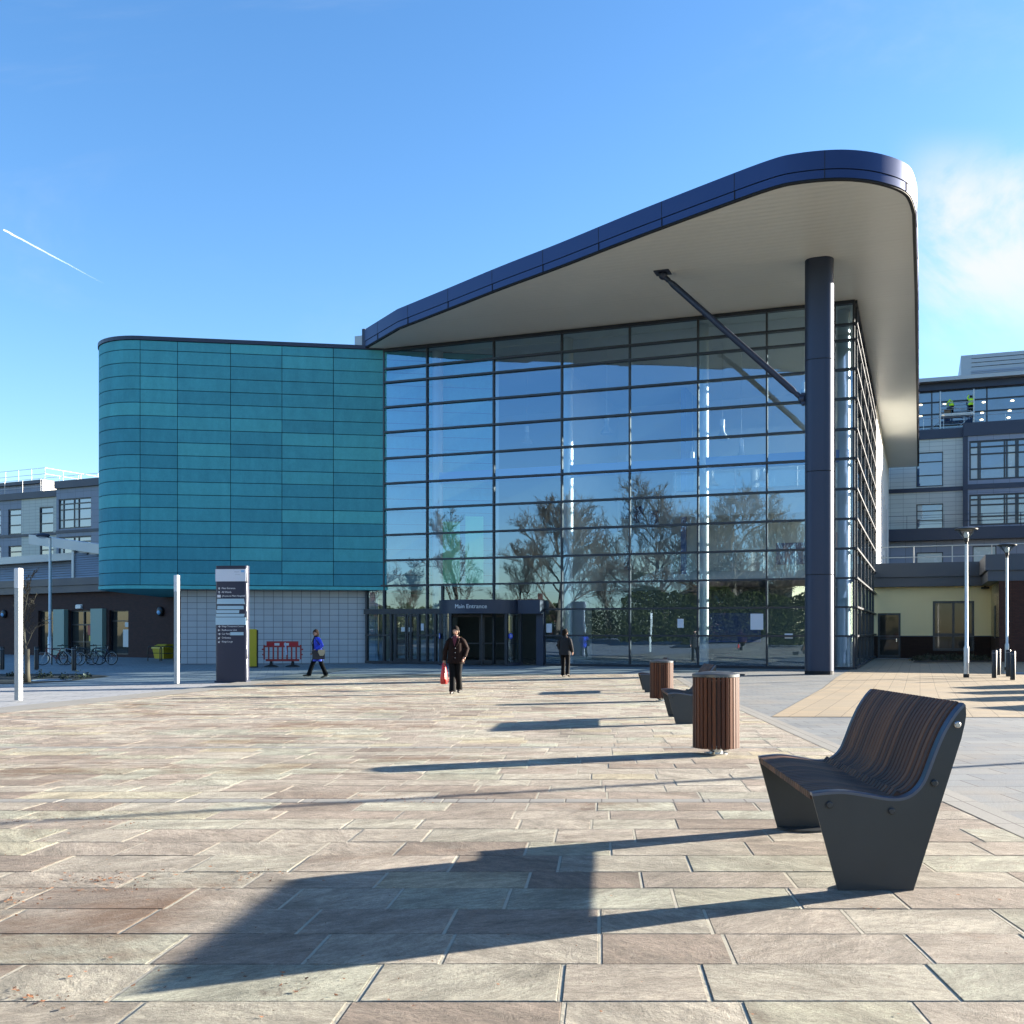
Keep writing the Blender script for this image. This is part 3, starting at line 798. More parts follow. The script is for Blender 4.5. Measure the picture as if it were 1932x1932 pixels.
it = MB()
for u, z, s in ((-14.9, 8.6, .8), (-14.0, 8.3, .8), (-13.0, 8.0, .8), (-14.6, 5.4, 1.2)):
    it = MB(); it.box(u - .3, u + .3, 15.42, 15.49, z, z + s*1.3); it.build('wall_picture', M_['picture'], hall)
it = MB()
it.box(-5.0, -2.3, 11.94, 11.99, 5.3, 6.5)
it.build('wall_picture', M_['picture'], hall)
it = MB(); it.box(-2.0, -.7, 11.94, 11.99, 5.4, 7.0); it.build('pink_board', M_['pink'], hall)
it = MB(); it.box(-9.0, -5.6, 10.4, 10.45, 1.0, 2.6); it.build('service_hatch', M_['picture'], hall)

# ================================================================== COPPER BLOCK
TO = Vector((-22.1, 46.1, 0)); TA = math.atan2(1.0, 6.7)
cop = thing('copper_clad_block', 'teal green copper panelled block with a rounded corner beside the glass hall', 'building', TO, TA)
RC, TL = 2.6, 16.9
arcL = RC * math.pi/2
def tpath(s):
    """distance along the face from the start of the flat part; negative = round the corner and back"""
    if s >= 0: return Vector((s, 0)), Vector((0, -1))
    if s > -arcL:
        a = -s/RC; c = Vector((0, RC)); n = Vector((-math.sin(a), -math.cos(a))); return c + n*RC, n
    return Vector((-RC, RC + (-s - arcL))), Vector((-1, 0))
ucuts = [uz(x, 900, TO, TA)[0] for x in (335, 435, 532, 629, 725, 822)]
cuts = [-arcL - 12, -arcL - 9, -arcL - 6, -arcL - 3, -arcL + .42, 0.0] + ucuts + [TL]
zc = [3.82, 4.40] + [4.40 + .628*k for k in range(1, 18)] + [15.55]
cl = MB(); rc = random.Random(5)
for i in range(len(cuts) - 1):
    s0, s1 = cuts[i] + .014, cuts[i+1] - .014
    n = max(1, int((s1 - s0)/.25)) if s0 < 0 and s1 > -arcL else 1
    for j in range(len(zc) - 1):
        z0, z1 = zc[j] + .013, zc[j+1] - .013
        cl.cur = min(1, max(0, rc.gauss(.42, .19)))
        b = .012
        rings = []
        for k in range(n + 1):
            s_ = s0 + (s1 - s0)*k/n
            p, nn = tpath(s_)
            rings.append([Vector((*(p - nn*.03), z0)), Vector((*p, z0 + .001)), Vector((*(p + nn*b), z0 + b)), Vector((*(p + nn*b), z1 - b)), Vector((*p, z1)), Vector((*(p - nn*.03), z1))])
        cl.loft(rings)
cl.build('copper_cladding', M_['copper'], cop, tint=True)
pts = [tuple(tpath(s_)[0] - tpath(s_)[1]*.025) for s_ in [TL] + [0] + [-arcL*k/12 for k in range(1, 13)] + [-arcL - 12]]
body = MB(); body.prism(pts + [(TL, 14.6)], 3.72, 15.60); body.build('block_core', M_['seam'], cop)
tr = MB()
ptx = [tuple(tpath(s_)[0] + tpath(s_)[1]*.03) for s_ in [TL - 3.6] + [0] + [-arcL*k/12 for k in range(1, 13)] + [-arcL - 12]]
tr.prism(ptx + [(TL - 3.6, 14.5)], 3.64, 3.80); tr.cur = .9
tr.build('base_trim', M_['copper'], cop, tint=True)
cp = MB(); ptx = [tuple(tpath(s_)[0] + tpath(s_)[1]*.06) for s_ in [ucuts[4]] + [0] + [-arcL*k/12 for k in range(1, 13)] + [-arcL - 12]]
cp.prism(ptx + [(ucuts[4], 14.5)], 15.56, 15.74); cp.build('parapet_cap', M_['bandmetal'], cop)
ec = MB(); ec.box(TL, TL + .2, -.02, 6.5, 3.7, 15.55); ec.build('end_wall', M_['plaster'], cop)
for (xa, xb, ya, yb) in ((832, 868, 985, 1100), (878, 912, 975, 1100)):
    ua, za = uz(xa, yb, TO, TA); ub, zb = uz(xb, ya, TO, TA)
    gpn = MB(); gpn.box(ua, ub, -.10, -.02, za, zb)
    gpn.build('sunlit_copper_patch', M_['sungreen'], cop)  # bright boxes stand in for sunlight thrown onto the copper face
lw = MB(); UA = uz(341, 1200, TO, TA, .75)[0]; UB = uz(690, 1200, TO, TA, .75)[0]
lw.box(UA, UB + .6, .75, 1.0, -.02, 3.70); lw.box(UA, UA + .25, 1.0, 12, -.02, 3.7); lw.build('white_block_wall', M_['tilewhite'], cop)
# ================================================================== generic building helpers
def wall_open(mb, u0, u1, z0, z1, ops, y=0.0, dep=.16):
    us = sorted({u0, u1, *[min(max(v, u0), u1) for o in ops for v in o[:2]]})
    zs = sorted({z0, z1, *[min(max(v, z0), z1) for o in ops for v in o[2:4]]})
    for i in range(len(us) - 1):
        for j in range(len(zs) - 1):
            a, b, c, d = us[i], us[i+1], zs[j], zs[j+1]
            if b - a < 1e-5 or d - c < 1e-5: continue
            mu, mz = (a+b)/2, (c+d)/2
            if any(o[0] < mu < o[1] and o[2] < mz < o[3] for o in ops): continue
            mb.quad((a, y, c), (b, y, c), (b, y, d), (a, y, d))
    for a, b, c, d in [o[:4] for o in ops]:
        mb.quad((a, y, c), (a, y, d), (a, y+dep, d), (a, y+dep, c)); mb.quad((b, y, d), (b, y, c), (b, y+dep, c), (b, y+dep, d))
        mb.quad((a, y, d), (b, y, d), (b, y+dep, d), (a, y+dep, d)); mb.quad((b, y, c), (a, y, c), (a, y+dep, c), (b, y+dep, c))
def window(parent, u0, u1, z0, z1, cols=(), rows=(), y=.10, fw=.08, mat='frame', pane='winglass', name='window', blind=None):
    m = MB()
    m.box(u0, u0 + fw, y - .05, y + .06, z0, z1); m.box(u1 - fw, u1, y - .05, y + .06, z0, z1)
    m.box(u0 + fw, u1 - fw, y - .05, y + .06, z0, z0 + fw*1.2); m.box(u0 + fw, u1 - fw, y - .05, y + .06, z1 - fw, z1)
    for c in cols: m.box(u0 + (u1-u0)*c - fw/2, u0 + (u1-u0)*c + fw/2, y - .045, y + .06, z0 + fw*1.2, z1 - fw)
    for r in rows: m.box(u0 + fw, u1 - fw, y - .04, y + .06, z0 + (z1-z0)*r - fw/2, z0 + (z1-z0)*r + fw/2)
    f = m.build(name, M_[mat], parent)
    g = MB(); e = lambda: random.gauss(0, .006)
    g.quad((u0 + fw, y + .03 + e(), z0 + fw), (u1 - fw, y + .03 + e(), z0 + fw), (u1 - fw, y + .03 + e(), z1 - fw), (u0 + fw, y + .03 + e(), z1 - fw))
    g.build('pane', M_[pane], f, fix=False)
    if blind:
        for (a, b_, c, d) in blind:
            b = MB(); b.box(u0 + (u1-u0)*a, u0 + (u1-u0)*b_, y + .012, y + .02, z0 + (z1-z0)*c, z0 + (z1-z0)*d)
            b.build('blind', M_['blind'], f)
    return f
def railing(mb, pts, h=1.1, r=.022, step=1.6, mids=(.5,)):
    for a, b in zip(pts, pts[1:]):
        a, b = Vector(a), Vector(b); n = max(1, round((b-a).length/step))
        for k in range(n + 1):
            p = a.lerp(b, k/n); mb.tube([p, p + Vector((0,0,h))], r, 6)
        for m in (1.0,) + tuple(mids): mb.tube([a + Vector((0,0,h*m)), b + Vector((0,0,h*m))], r*.9, 6)

# ================================================================== RIGHT LOW BUILDING (yellow wall, brick wing)
YW = 18.75                                            # its wall stands at this depth beside the hall
low = thing('low_yellow_wing', 'single storey yellow rendered building with dark fascia and roof railing beside the hall', 'building', to_world(.1, YW), ANG)
LO = to_world(.1, YW)
def q(x, y): return uz(x, y, LO, ANG)
UI = q(1870, 1100)[0]
door = (q(1653,0)[0] + .1, q(1699,0)[0], 0.0, q(1675,1157)[1])
bw = (q(1760,0)[0], q(1838,0)[0], q(1800,1228)[1], q(1800,1134)[1])
ZP, ZF0, ZF1 = q(1740, 1200)[1], q(1740, 1107)[1], q(1740, 1063)[1]
m = MB(); wall_open(m, -.3, UI, ZP, ZF0, [door, bw]); 
ret = 5.9                                             # return wall towards the camera
m.quad((UI, 0, ZP), (UI, -ret, ZP), (UI, -ret, ZF0), (UI, 0, ZF0)); m.build('wall', M_['yellowrender'], low, fix=False)
m = MB(); wall_open(m, -.3, UI, -.05, ZP, [door, bw], y=-.02); m.quad((UI - .02, 0, -.05), (UI - .02, -ret, -.05), (UI - .02, -ret, ZP), (UI - .02, 0, ZP)); m.build('brick_plinth', M_['brickbase'], low, fix=False)
m = MB(); m.box(-.3, UI - .03, -.06, .2, ZP - .03, ZP + .02)
for k in (0,): m.box(-.2, UI + .4, -.55, 4, ZF0, ZF0 + .55); m.box(-.2, UI + .4, -.68, 4, ZF0 + .56, ZF1)
m.build('fascia', M_['fasciagrey'], low)
m = MB(); m.box(UI - .55, UI + 25, -ret - .05, -ret + .45, ZF0, ZF0 + .55); m.box(UI - .68, UI + 25, -ret - .18, -ret + .45, ZF0 + .56, ZF1)
m.box(UI - .55, UI + .3, -ret + .45, -.56, ZF0, ZF0 + .55); m.box(UI - .68, UI + .3, -ret + .45, -.69, ZF0 + .56, ZF1)
m.build('wing_fascia', M_['fasciagrey'], low)
m = MB(); m.box(UI, UI + 25, -ret, 12, -.05, ZF0 - .002); m.build('brick_wing', M_['brickred'], low)
m = MB(); m.box(-.2, UI + .35, -.5, 14, ZF1 - .25, ZF1 - .06); m.box(UI + .352, UI + 25, -ret + .5, 14, ZF1 - .25, ZF1 - .06); m.build('flat_roof', M_['bandmetal'], low)
f = window(low, *door, cols=(), rows=(.43,), y=.06, fw=.12, name='door', pane='shopglass')
m = MB(); m.box(door[1] - .26, door[1] - .2, -.08, -.0, .95, 1.15); m.build('handle', M_['stainless'], f)
window(low, *bw, cols=(.5,), rows=(.33,), y=.08, fw=.13, pane='shopglass')
m = MB()
a, z0 = uz(1905, 1196, to_world(.1 + UI, YW), ANG - R(90)); 
m.box(UI - .05, UI - .03, -4.2, -3.0, 1.2, 3.0); m.build('side_window', M_['frame'], low)
m = MB(); railing(m, [(.0, -.55, ZF1 - .02), (UI + .0, -.55, ZF1 - .02), (UI + 14, -.55, ZF1 - .02)], 1.0, .035, 2.05, (.36,)); m.build('roof_railing', M_['whitemetal'], low, smooth=60)
cam_ = thing('security_camera', 'small black dome camera high on the yellow wall', 'camera', to_world(.1 + q(1722,1100)[0], YW - .0, q(1722,1102)[1]), ANG)
m = MB(); m.box(-.06, .06, -.1, -.002, .02, .12); m.build('bracket', M_['blackmetal'], cam_)
m = MB(); m.ball((0, -.16, 0), .13, .13, .13); m.build('housing', M_['blackmetal'], cam_, smooth=True)
fl = thing('floodlight', 'black floodlight under the fascia in the corner of the yellow wall', 'light', to_world(.1 + UI - .35, YW - .3, ZF0 - .03), ANG)
m = MB(); m.box(-.22, .22, -.25, .1, -.16, -.05); m.build('housing', M_['blackmetal'], fl)
m = MB(); m.box(-.05, .05, -.05, .05, -.05, .03); m.build('bracket', M_['blackmetal'], fl)

# ================================================================== RIGHT REAR HOSPITAL BLOCK
BO = Vector((25.8, 86.0, 0))
blk = thing('hospital_ward_block', 'pale tiled hospital block with glazed top floor and bay windows behind the canopy', 'building', BO, ANG)
def b(x, y, w=0.0): return uz(x, y, BO, ANG, w)
UB0, UB1, UB2 = -14.0, b(1817, 900)[0], 23.0
ZT = b(1737, 812)[1]; ZTb = b(1737, 830)[1]
zb1, zb0 = b(1735, 921)[1], b(1735, 929)[1]
zc1, zc0 = b(1740, 999)[1], b(1740, 1021)[1]
wA = (b(1729,900)[0], b(1779.4,900)[0], b(1755,918)[1], b(1755,853)[1])
wB = (b(1729,900)[0], b(1779.4,900)[0], b(1755,998)[1], b(1755,950.6)[1])
wC = (b(1729,900)[0], b(1779.4,900)[0], b(1755,1090)[1], b(1755,1042)[1])
wC2 = (b(1835,900)[0], b(1880,900)[0], b(1855,1090)[1], b(1855,1030)[1])
m = MB(); wall_open(m, UB0, UB1, zb1, ZTb, [wA]); wall_open(m, UB0, UB1, zc1, zb0, [wB]); m.build('tiled_wall', M_['tilepale'], blk, fix=False)
m = MB(); wall_open(m, UB0, UB2, -.1, zc0, [wC, wC2]); m.build('lower_wall', M_['tilegrey'], blk, fix=False)
bay = -.7
w1 = (b(1828,870)[0], b(1932,870)[0] + 1.6, b(1850,908)[1], b(1850,834)[1])
w2 = (w1[0], w1[1], b(1850,993)[1], b(1850,934.5)[1])
m = MB(); wall_open(m, UB1 + .35, UB2, zb1, ZT - .9, [w1], y=bay); wall_open(m, UB1 + .35, UB2, zc1, zb0, [w2], y=bay); m.quad((UB1 + .35, bay, zc1), (UB1 + .35, 0, zc1), (UB1 + .35, 0, ZT), (UB1 + .35, bay, ZT))
m.build('bay_wall', M_['tilegrey'], blk, fix=False)
m = MB(); m.box(UB0, UB1, -.12, 1, ZTb, ZT); m.box(UB1, UB2, bay - .12, 1, ZT - .9, ZT + .25); m.box(UB0, UB1, -.08, .3, zb0, zb1); m.box(UB1, UB2, bay - .08, .3, zb0 - .03, zb1 + .03)
m.box(UB0, UB2, bay - .15, .3, zc0, zc1); m.box(UB1 - .02, UB1 + .36, bay - .04, .2, zc1, ZT - .9); m.build('cladding_band', M_['bandmetal'], blk)
window(blk, *wA, rows=(.33, .72), pane='winglass'); window(blk, *wB, rows=(.35, .72), pane='winglass', blind=[(.04, .22, .4, .98)])
window(blk, *wC, rows=(.5,), pane='blind'); window(blk, *wC2, rows=(.5,), pane='blind')
for ww in (w1, w2):
    window(blk, *ww, cols=(.12, .145, .47, .50, .62, .645), rows=(.29, .66, .84), y=bay + .12, fw=.13, blind=[(.02, .11, .05, .82), (.52, .62, .05, .82)])
m = MB(); m.prism([(UB0, .02), (UB2, .02), (UB2, 9), (UB0, 9)], ZT - .35, ZT - .2); m.build('terrace', M_['bandmetal'], blk)
# glazed top storey, set back
SB = 2.6
ztop = b(1760, 719, SB)[1]; zsof = b(1760, 726, SB)[1]
m = MB(); m.box(UB0, UB2, SB - 1.3, 14, zsof, ztop); m.build('roof_edge', M_['palemetal'], blk)
m = MB(); m.box(UB0, UB2, SB - .5, SB + .3, zsof - .62, zsof); m.build('eaves_soffit', M_['bandmetal'], blk)
gl_z0, gl_z1 = ZT - .2, zsof - .62
m = MB()
k = b(1758, 780, SB)[0] - 9.3
while k < UB2: m.box(k - .06, k + .06, SB - .06, SB + .08, gl_z0, gl_z1); k += 4.65
for r in (.24, .50, .76): m.box(UB0, UB2, SB - .08, SB + .08, gl_z0 + (gl_z1-gl_z0)*r - .06, gl_z0 + (gl_z1-gl_z0)*r + .06)
m.build('top_floor_frame', M_['frame'], blk)
m = MB(); m.quad((UB0, SB, gl_z0), (UB2, SB, gl_z0), (UB2, SB, gl_z1), (UB0, SB, gl_z1)); m.build('top_floor_glazing', M_['winglass'], blk, fix=False)
for x, y in ((1737, 764), (1782, 762), (1856, 759), (1910, 756), (1737, 785), (1780, 783), (1853, 779), (1905, 775), (1852, 792), (1903, 788)):
    m = MB(); u, z = b(x, y, SB); m.ball((u, SB - .03, z), .15, .03, .06, 10, 6)
    m.build('ceiling_downlight', M_['warm'], blk)
m = MB(); zp0, zp1 = ztop, b(1815, 671, 5)[1]; up = b(1813, 690, 5)[0]
m.box(up, UB2, 5, 14, zp0, zp1); m.build('plant_room', M_['palemetal'], blk)
ph = zp1 - zp0
m = MB(); m.box(up + .9, UB2, 4.93, 5.0, zp0 + .05, zp0 + ph*.46)
for k in range(7): m.box(up + .9, UB2, 4.88, 4.94, zp0 + ph*(.04 + k*.06), zp0 + ph*(.07 + k*.06))
m.build('louvre_panel', M_['louvre'], blk)
m = MB()
for k in range(3): m.box(up + .9, UB2, 4.97, 5.0, zp0 + ph*(.58 + k*.14), zp0 + ph*(.595 + k*.14))
m.build('cladding_joint', M_['seam'], blk)
m = MB(); railing(m, [(UB0, .25, ZT - .1), (UB2, .25, ZT - .1)], 1.15, .022, 1.7, ()); m.build('terrace_railing', M_['galv'], blk)
m = MB(); railing(m, [(UB0, bay - .1, zc1), (UB2, bay - .1, zc1)], 1.15, .02, 3.0, (.5,)); m.build('ledge_railing', M_['bandmetal'], blk)
# scaffold tower and its two workers on the terrace
sx0, sx1 = b(1774, 780, 1.3)[0], b(1837, 780, 1.3)[0]
sw_ = to_world(sx0, 1.3, ZT - .2, BO, ANG)
scf = thing('scaffold_tower', 'aluminium scaffold tower standing on the terrace of the hospital block', 'scaffold', sw_, ANG)
SL = sx1 - sx0; ZPF = b(1800, 784.6, 1.3)[1] - (ZT - .2); ZPT = b(1774, 741, 1.3)[1] - (ZT - .2)
m = MB()
for x in (0, SL):
    for yy in (-.5, .6): m.tube([(x, yy, 0), (x, yy, ZPT)], .055, 8)
    for zz in [k*.45 + .3 for k in range(int(ZPT/.45))]: m.tube([(x, -.5, zz), (x, .6, zz)], .025, 6)
m.build('end_frame', M_['galv'], scf, smooth=60)
m = MB()
for zz in (ZPF + .5, ZPF + 1.05): 
    for yy in (-.5, .6): m.tube([(0, yy, zz), (SL, yy, zz)], .028, 6)
m.tube([(0, -.5, ZPF + .95), (SL, -.5, ZPF + .15)], .028, 6); m.tube([(SL, -.5, ZPF), (SL*.35, -.5, .0)], .028, 6)
m.tube([(0, -.5, .2), (SL, .6, .2)], .025, 6)
m.tube([(0, -.5, 1.0), (-1.6, -.7, 0)], .03, 6); m.tube([(SL, -.5, 1.0), (SL + 1.5, -.7, 0)], .03, 6); m.build('brace', M_['galv'], scf)
m = MB(); m.box(-.02, SL + .02, -.52, .62, ZPF - .09, ZPF - .01); m.box(0, SL, -.55, -.5, ZPF, ZPF + .14); m.build('platform', M_['whitemetal'], scf)
bx = thing('tool_crate', 'grey crate on the scaffold platform beside the bending worker', 'crate', to_world(sx0 + .55, 1.15, ZT - .2 + ZPF - .005, BO, ANG), ANG)
m = MB(); m.bbox(-.22, .32, -.2, .2, 0, .5, .03); m.build('box', M_['timber'], bx); m = MB(); m.box(-.24, .34, -.22, .22, .5, .55); m.build('lid', M_['bandmetal'], bx)

# ================================================================== LEFT BRICK SHOP BUILDING
SO = Vector((-28.9, 59.5, 0)); SA = R(-30.5)
shop = thing('brick_shop_building', 'single storey dark brick building with shop windows and dark fascia behind the bicycles', 'building', SO, SA)
def sq(x, y, w=0.0): return uz(x, y, SO, SA, w)
SU0, SU1 = -46.0, 14.0
def op(x0, x1, yt, yb): xm = (x0+x1)/2; return (sq(x0, 1200)[0], sq(x1, 1200)[0], max(.12, sq(xm, yb)[1]), sq(xm, yt)[1])
win1 = op(72, 108, 1152, 1237); dr = op(130, 178, 1151.5, 1243); win3 = op(206, 242, 1151.5, 1237)
dr = (dr[0], dr[1], .02, dr[3])
zf0, zf1 = sq(100, 1119.5)[1], sq(100, 1093)[1]
m = MB(); wall_open(m, SU0, SU1, -.1, zf0, [win1, dr, win3], dep=.25); m.build('brick_wall', M_['brickdark'], shop, fix=False)
m = MB(); m.box(SU0, SU1, -.35, 2, zf0, zf0 + .45); m.box(SU0, SU1, -.45, 2, zf0 + .46, zf1); m.build('fascia', M_['bandmetal'], shop)
m = MB(); m.box(SU0, SU1, .3, 24, zf1 - .2, zf1 - .05); m.build('flat_roof', M_['bandmetal'], shop)
window(shop, *win1, rows=(.76,), y=.2, fw=.07, pane='shopglass'); window(shop, *win3, rows=(.76,), cols=(), y=.2, fw=.07, pane='shopglass')
w = window(shop, *dr, cols=(.5,), rows=(.68, .30), y=.2, fw=.09, pane='shopglass', name='shop_door')
m = MB(); um = (dr[0]+dr[1])/2; m.tube([(um + .1, .1, .9), (um + .1, .1, 1.4)], .025, 6); m.build('handle', M_['stainless'], w)
for x0, x1 in ((108, 128.5), (178.5, 200.5)):
    a, bb = sq(x0, 1200)[0], sq(x1, 1200)[0]; gpan = MB(); gpan.box(a, bb, -.28, -.003, .02, dr[3] + .08)
    gpan.build('sage_pilaster', M_['greenpanel'], shop)
ds_ = MB()
for u0, u1, z0, z1, k in ((dr[0]*.35 + dr[1]*.65, dr[1] - .15, 1.35, 2.0, 0),): ds_.box(u0, u1, .16, .19, z0, z1)
ds_.build('red_poster', M_['redpl'], shop)
ds_ = MB(); ds_.box(dr[0]*.3 + dr[1]*.7, dr[1] - .15, .165, .19, .9, 1.3); ds_.build('yellow_poster', M_['yellowpl'], shop)
ds_ = MB(); ds_.box(win3[0]*.4 + win3[1]*.6, win3[1] - .1, .165, .19, .6, 1.7); ds_.box(win3[0]*.3 + win3[1]*.7, win3[1] - .1, .165, .19, 1.85, 2.15); ds_.build('white_poster', M_['whitepl'], shop)
for k, (x, y, lab) in enumerate(((10, 1158, 'round dark bulkhead lamp behind the sunlit white light column'), (305, 1153.5, 'round dark bulkhead lamp on the brick wall under the copper block'))):
    u, z = sq(x, y)
    wl = thing('wall_lamp', lab, 'wall lamp', to_world(u, 0, z, SO, SA), SA, 'bulkhead lamps on the brick wall')
    m = MB(); m.ball((0, -.1, 0), .30, .14, .30, 16, 10); m.build('housing', M_['blackmetal'], wl, smooth=True)
    m = MB(); m.ball((0, -.17, -.06), .19, .10, .15, 14, 8); m.build('diffuser', M_['bluelogo'], wl, smooth=True)
u, z = sq(150.5, 1144.5)
el = thing('emergency_light', 'white box light above the shop door', 'light', to_world(u, 0, z, SO, SA), SA)
m = MB(); m.bbox(-.3, .3, -.14, -.003, -.12, .12, .03); m.build('diffuser', M_['opal'], el); m = MB(); m.box(-.32, .32, -.05, .01, -.14, .14); m.build('backplate', M_['whitemetal'], el)
# louvred plant enclosures on its roof
lv = thing('louvred_plant_room', 'silver louvred plant enclosure with sloping roof on the brick building', 'plant room', to_world(sq(86, 1090)[0], 2.0, zf1 - .06, SO, SA), SA)
l0 = 0; 
def lq(x, y): u, z = uz(x, y, SO, SA, 2.0); return u - sq(86, 1090)[0], z - (zf1 - .06)
(uL, zTL), (_, zBL) = lq(63.5, 1009.3), lq(63.5, 1027); (ur, zTR), (_, zBR) = lq(191, 1027), lq(191, 1044.6)
UE = ur + 5
def zline(za, zb_, u): return za + (zb_ - za)*(u - uL)/(ur - uL)
m = MB(); nz = 13; ztop_ = zline(zBL, zBR, 0)
for k in range(nz):
    z = .12 + k*(ztop_ - .2)/nz
    ue = UE
    if zline(zBL, zBR, UE) < z + .2: ue = uL + (z + .2 - zBL)*(ur - uL)/(zBR - zBL)
    if ue < .4: continue
    m.loft([[Vector((u_, -.10, z)), Vector((u_, -.02, z + .15)), Vector((u_, .0, z + .15)), Vector((u_, -.08, z))] for u_ in (0.12, ue)])
m.build('louvre_blades', M_['louvre'], lv)
m = MB(); m.ext([(0, 0), (UE, 0), (UE, zline(zBL, zBR, UE)), (0, ztop_)], lambda p: Vector((p[0], .03, p[1])), lambda p: Vector((p[0], .4, p[1]))); m.build('enclosure', M_['louvre'], lv)
m = MB(); m.ext([(uL, zBL), (UE, zline(zBL, zBR, UE)), (UE, zline(zTL, zTR, UE)), (uL, zTL)], lambda p: Vector((p[0], -.35, p[1])), lambda p: Vector((p[0], .45, p[1]))); m.build('sloping_roof', M_['palemetal'], lv)
m = MB(); m.box(-.14, .12, -.16, .2, 0, ztop_); m.box(-.6, UE, -.2, .2, -.02, .09); m.build('corner_post', M_['whitemetal'], lv)
lw2 = thing('low_louvred_screen', 'low silver louvre screen with pale flat roof beside the sloping louvred enclosure', 'plant room', to_world(sq(80, 1090)[0], 2.6, zf1 - .06, SO, SA), SA)
m = MB(); zz = lq(40, 1062)[1]
for k in range(9): 
    z = k*zz/9; m.loft([[Vector((u_, -.10, z)), Vector((u_, -.02, z + .15)), Vector((u_, .0, z + .15)), Vector((u_, -.08, z))] for u_ in (-26, -.1)])
m.build('louvre_blades', M_['louvre'], lw2)
m = MB(); m.box(-26, -.1, .02, 4, 0, zz); m.build('enclosure', M_['louvre'], lw2)
m = MB(); m.box(-26, .0, -.5, 5, zz, zz + .28); m.box(-26, .0, -.4, 5, zz + .28, zz + .52); m.build('roof', M_['palemetal'], lw2)

# ================================================================== LEFT REAR HOSPITAL BLOCK
LO_ = Vector((-66.0, 116.0, 0)); LA = R(-23.7)
lb = thing('hospital_block', 'tall tiled hospital block with rooftop railings seen behind the copper block', 'building', LO_, LA)
def lbq(x, y, w=0.0): return uz(x, y, LO_, LA, w)
def k5(cx_, cy_): return (cx_*.14265, 870.2 + cy_*.14265)
def lop(c0, c1, r0, r1):
    x0, yt = k5(c0, r0); x1, yb = k5(c1, r1); xm = (x0+x1)/2
    return (lbq(x0, 1000)[0], lbq(x1, 1000)[0], lbq(xm, yb)[1], lbq(xm, yt)[1])
LU0, LU1 = lbq(-120, 1000)[0], lbq(340, 1000)[0]
uT0, uT1 = lbq(40.6, 1000)[0], lbq(113.5, 1000)[0]
zpt, zpb = lbq(56, 929)[1], lbq(56, 941)[1]
zm1, zm0 = lbq(60, 1007)[1], lbq(60, 1012)[1]
A = [lop(-170, 10, 640, 980), lop(107, 280, 632, 972), lop(-170, 10, 1120, 1450), lop(110, 290, 1118, 1450)]
B_ = [lop(522, 705, 603, 950), lop(526, 708, 1090, 1430)]
C_ = [lop(826, 1255, 495, 893), lop(826, 1255, 1000, 1400)]
m = MB(); wall_open(m, LU0, uT0, 2, zpb, A); m.build('grey_tiled_wall', M_['tilegrey'], lb, fix=False)
m = MB(); wall_open(m, uT0, uT1, 2, zpb, B_); m.build('pale_tiled_wall', M_['tilepale'], lb, fix=False)
m = MB(); wall_open(m, uT1, LU1, 2, zpb + .8, C_, y=-.5); m.quad((uT1, -.5, 2), (uT1, 0, 2), (uT1, 0, zpb + .8), (uT1, -.5, zpb + .8)); m.build('bay_wall', M_['tilegrey'], lb, fix=False)
m = MB(); m.box(LU0, uT1, -.25, 1, zpb, zpt); m.box(uT1, LU1, -.8, 1, zpb + .8, zpt + .9); m.box(LU0, uT1, -.1, .3, zm0, zm1); m.box(uT1, LU1, -.6, .3, zm0 + .1, zm1 + .1); m.build('cladding_band', M_['bandmetal'], lb)
for o_ in A[:2] + B_[:1]: window(lb, *o_, cols=(), rows=(.37, .76), y=.14, fw=.14)
for o_ in A[2:] + B_[1:]: window(lb, *o_, cols=(), rows=(.76,), y=.14, fw=.14)
for o_ in C_: window(lb, *o_, cols=(.13, .46, .60), rows=(.30, .64, .83), y=-.36, fw=.14, blind=[(.02, .11, .05, .8), (.48, .58, .05, .8)])
m = MB(); m.box(LU0, LU1, 0, 20, zpt - .5, zpt - .3); m.build('terrace', M_['palemetal'], lb)
SBK = 2.5
ur0 = lbq(*k5(595, 300), SBK)[0]; zt1 = lbq(56, 870 + 265*.14265, SBK)[1]; zt0 = lbq(56, 870 + 330*.14265, SBK)[1]
m = MB(); m.box(LU0, ur0, SBK - .4, 16, zt0 + .2, zt1); m.build('top_roof', M_['bandmetal'], lb)
m = MB(); m.box(LU0, ur0 - .1, SBK, 15.8, zpt - .3, zt0 + .2); m.build('top_floor', M_['tilegrey'], lb)
m = MB(); m.box(ur0 - .08, ur0 + .06, SBK - .35, 15.9, zpt - .3, zt1 - .05); m.build('end_gable', M_['white'], lb)
m = MB(); railing(m, [(LU0, SBK, zt1), (ur0, SBK, zt1), (ur0, 15, zt1)], 1.5, .03, 2.6, (.5,)); railing(m, [(LU0, .1, zpt - .3), (LU1, .1, zpt - .3)], 1.9, .03, 3.2, (.5,)); m.build('roof_railing', M_['whitemetal'], lb)
m = MB(); m.box(ur0 + 10, LU1, 9, 16, zpt - .3, zt1 + .3); m.build('roof_plant', M_['bandmetal'], lb)
m = MB(); railing(m, [(ur0 + 8, 8.4, zt1 + .2), (LU1, 8.4, zt1 + .2)], 1.9, .04, 2.4, (.5,)); railing(m, [(ur0 + 11, 3, zt0 - .3), (ur0 + 11, 9, zt0 - .3), (ur0 + 22, 9, zt0 - .3)], 2.0, .07, 2.0, (.5,)); m.build('walkway_railing', M_['whitemetal'], lb)
# ================================================================== STREET FURNITURE
TILT = -math.atan(SLOPE)
def settle(o, x, Y, rz=0.0, tilt=True):
    o.location = (x, Y, zg(Y)); o.rotation_euler = (TILT if (tilt and Y < BREAK) else 0, 0, rz)
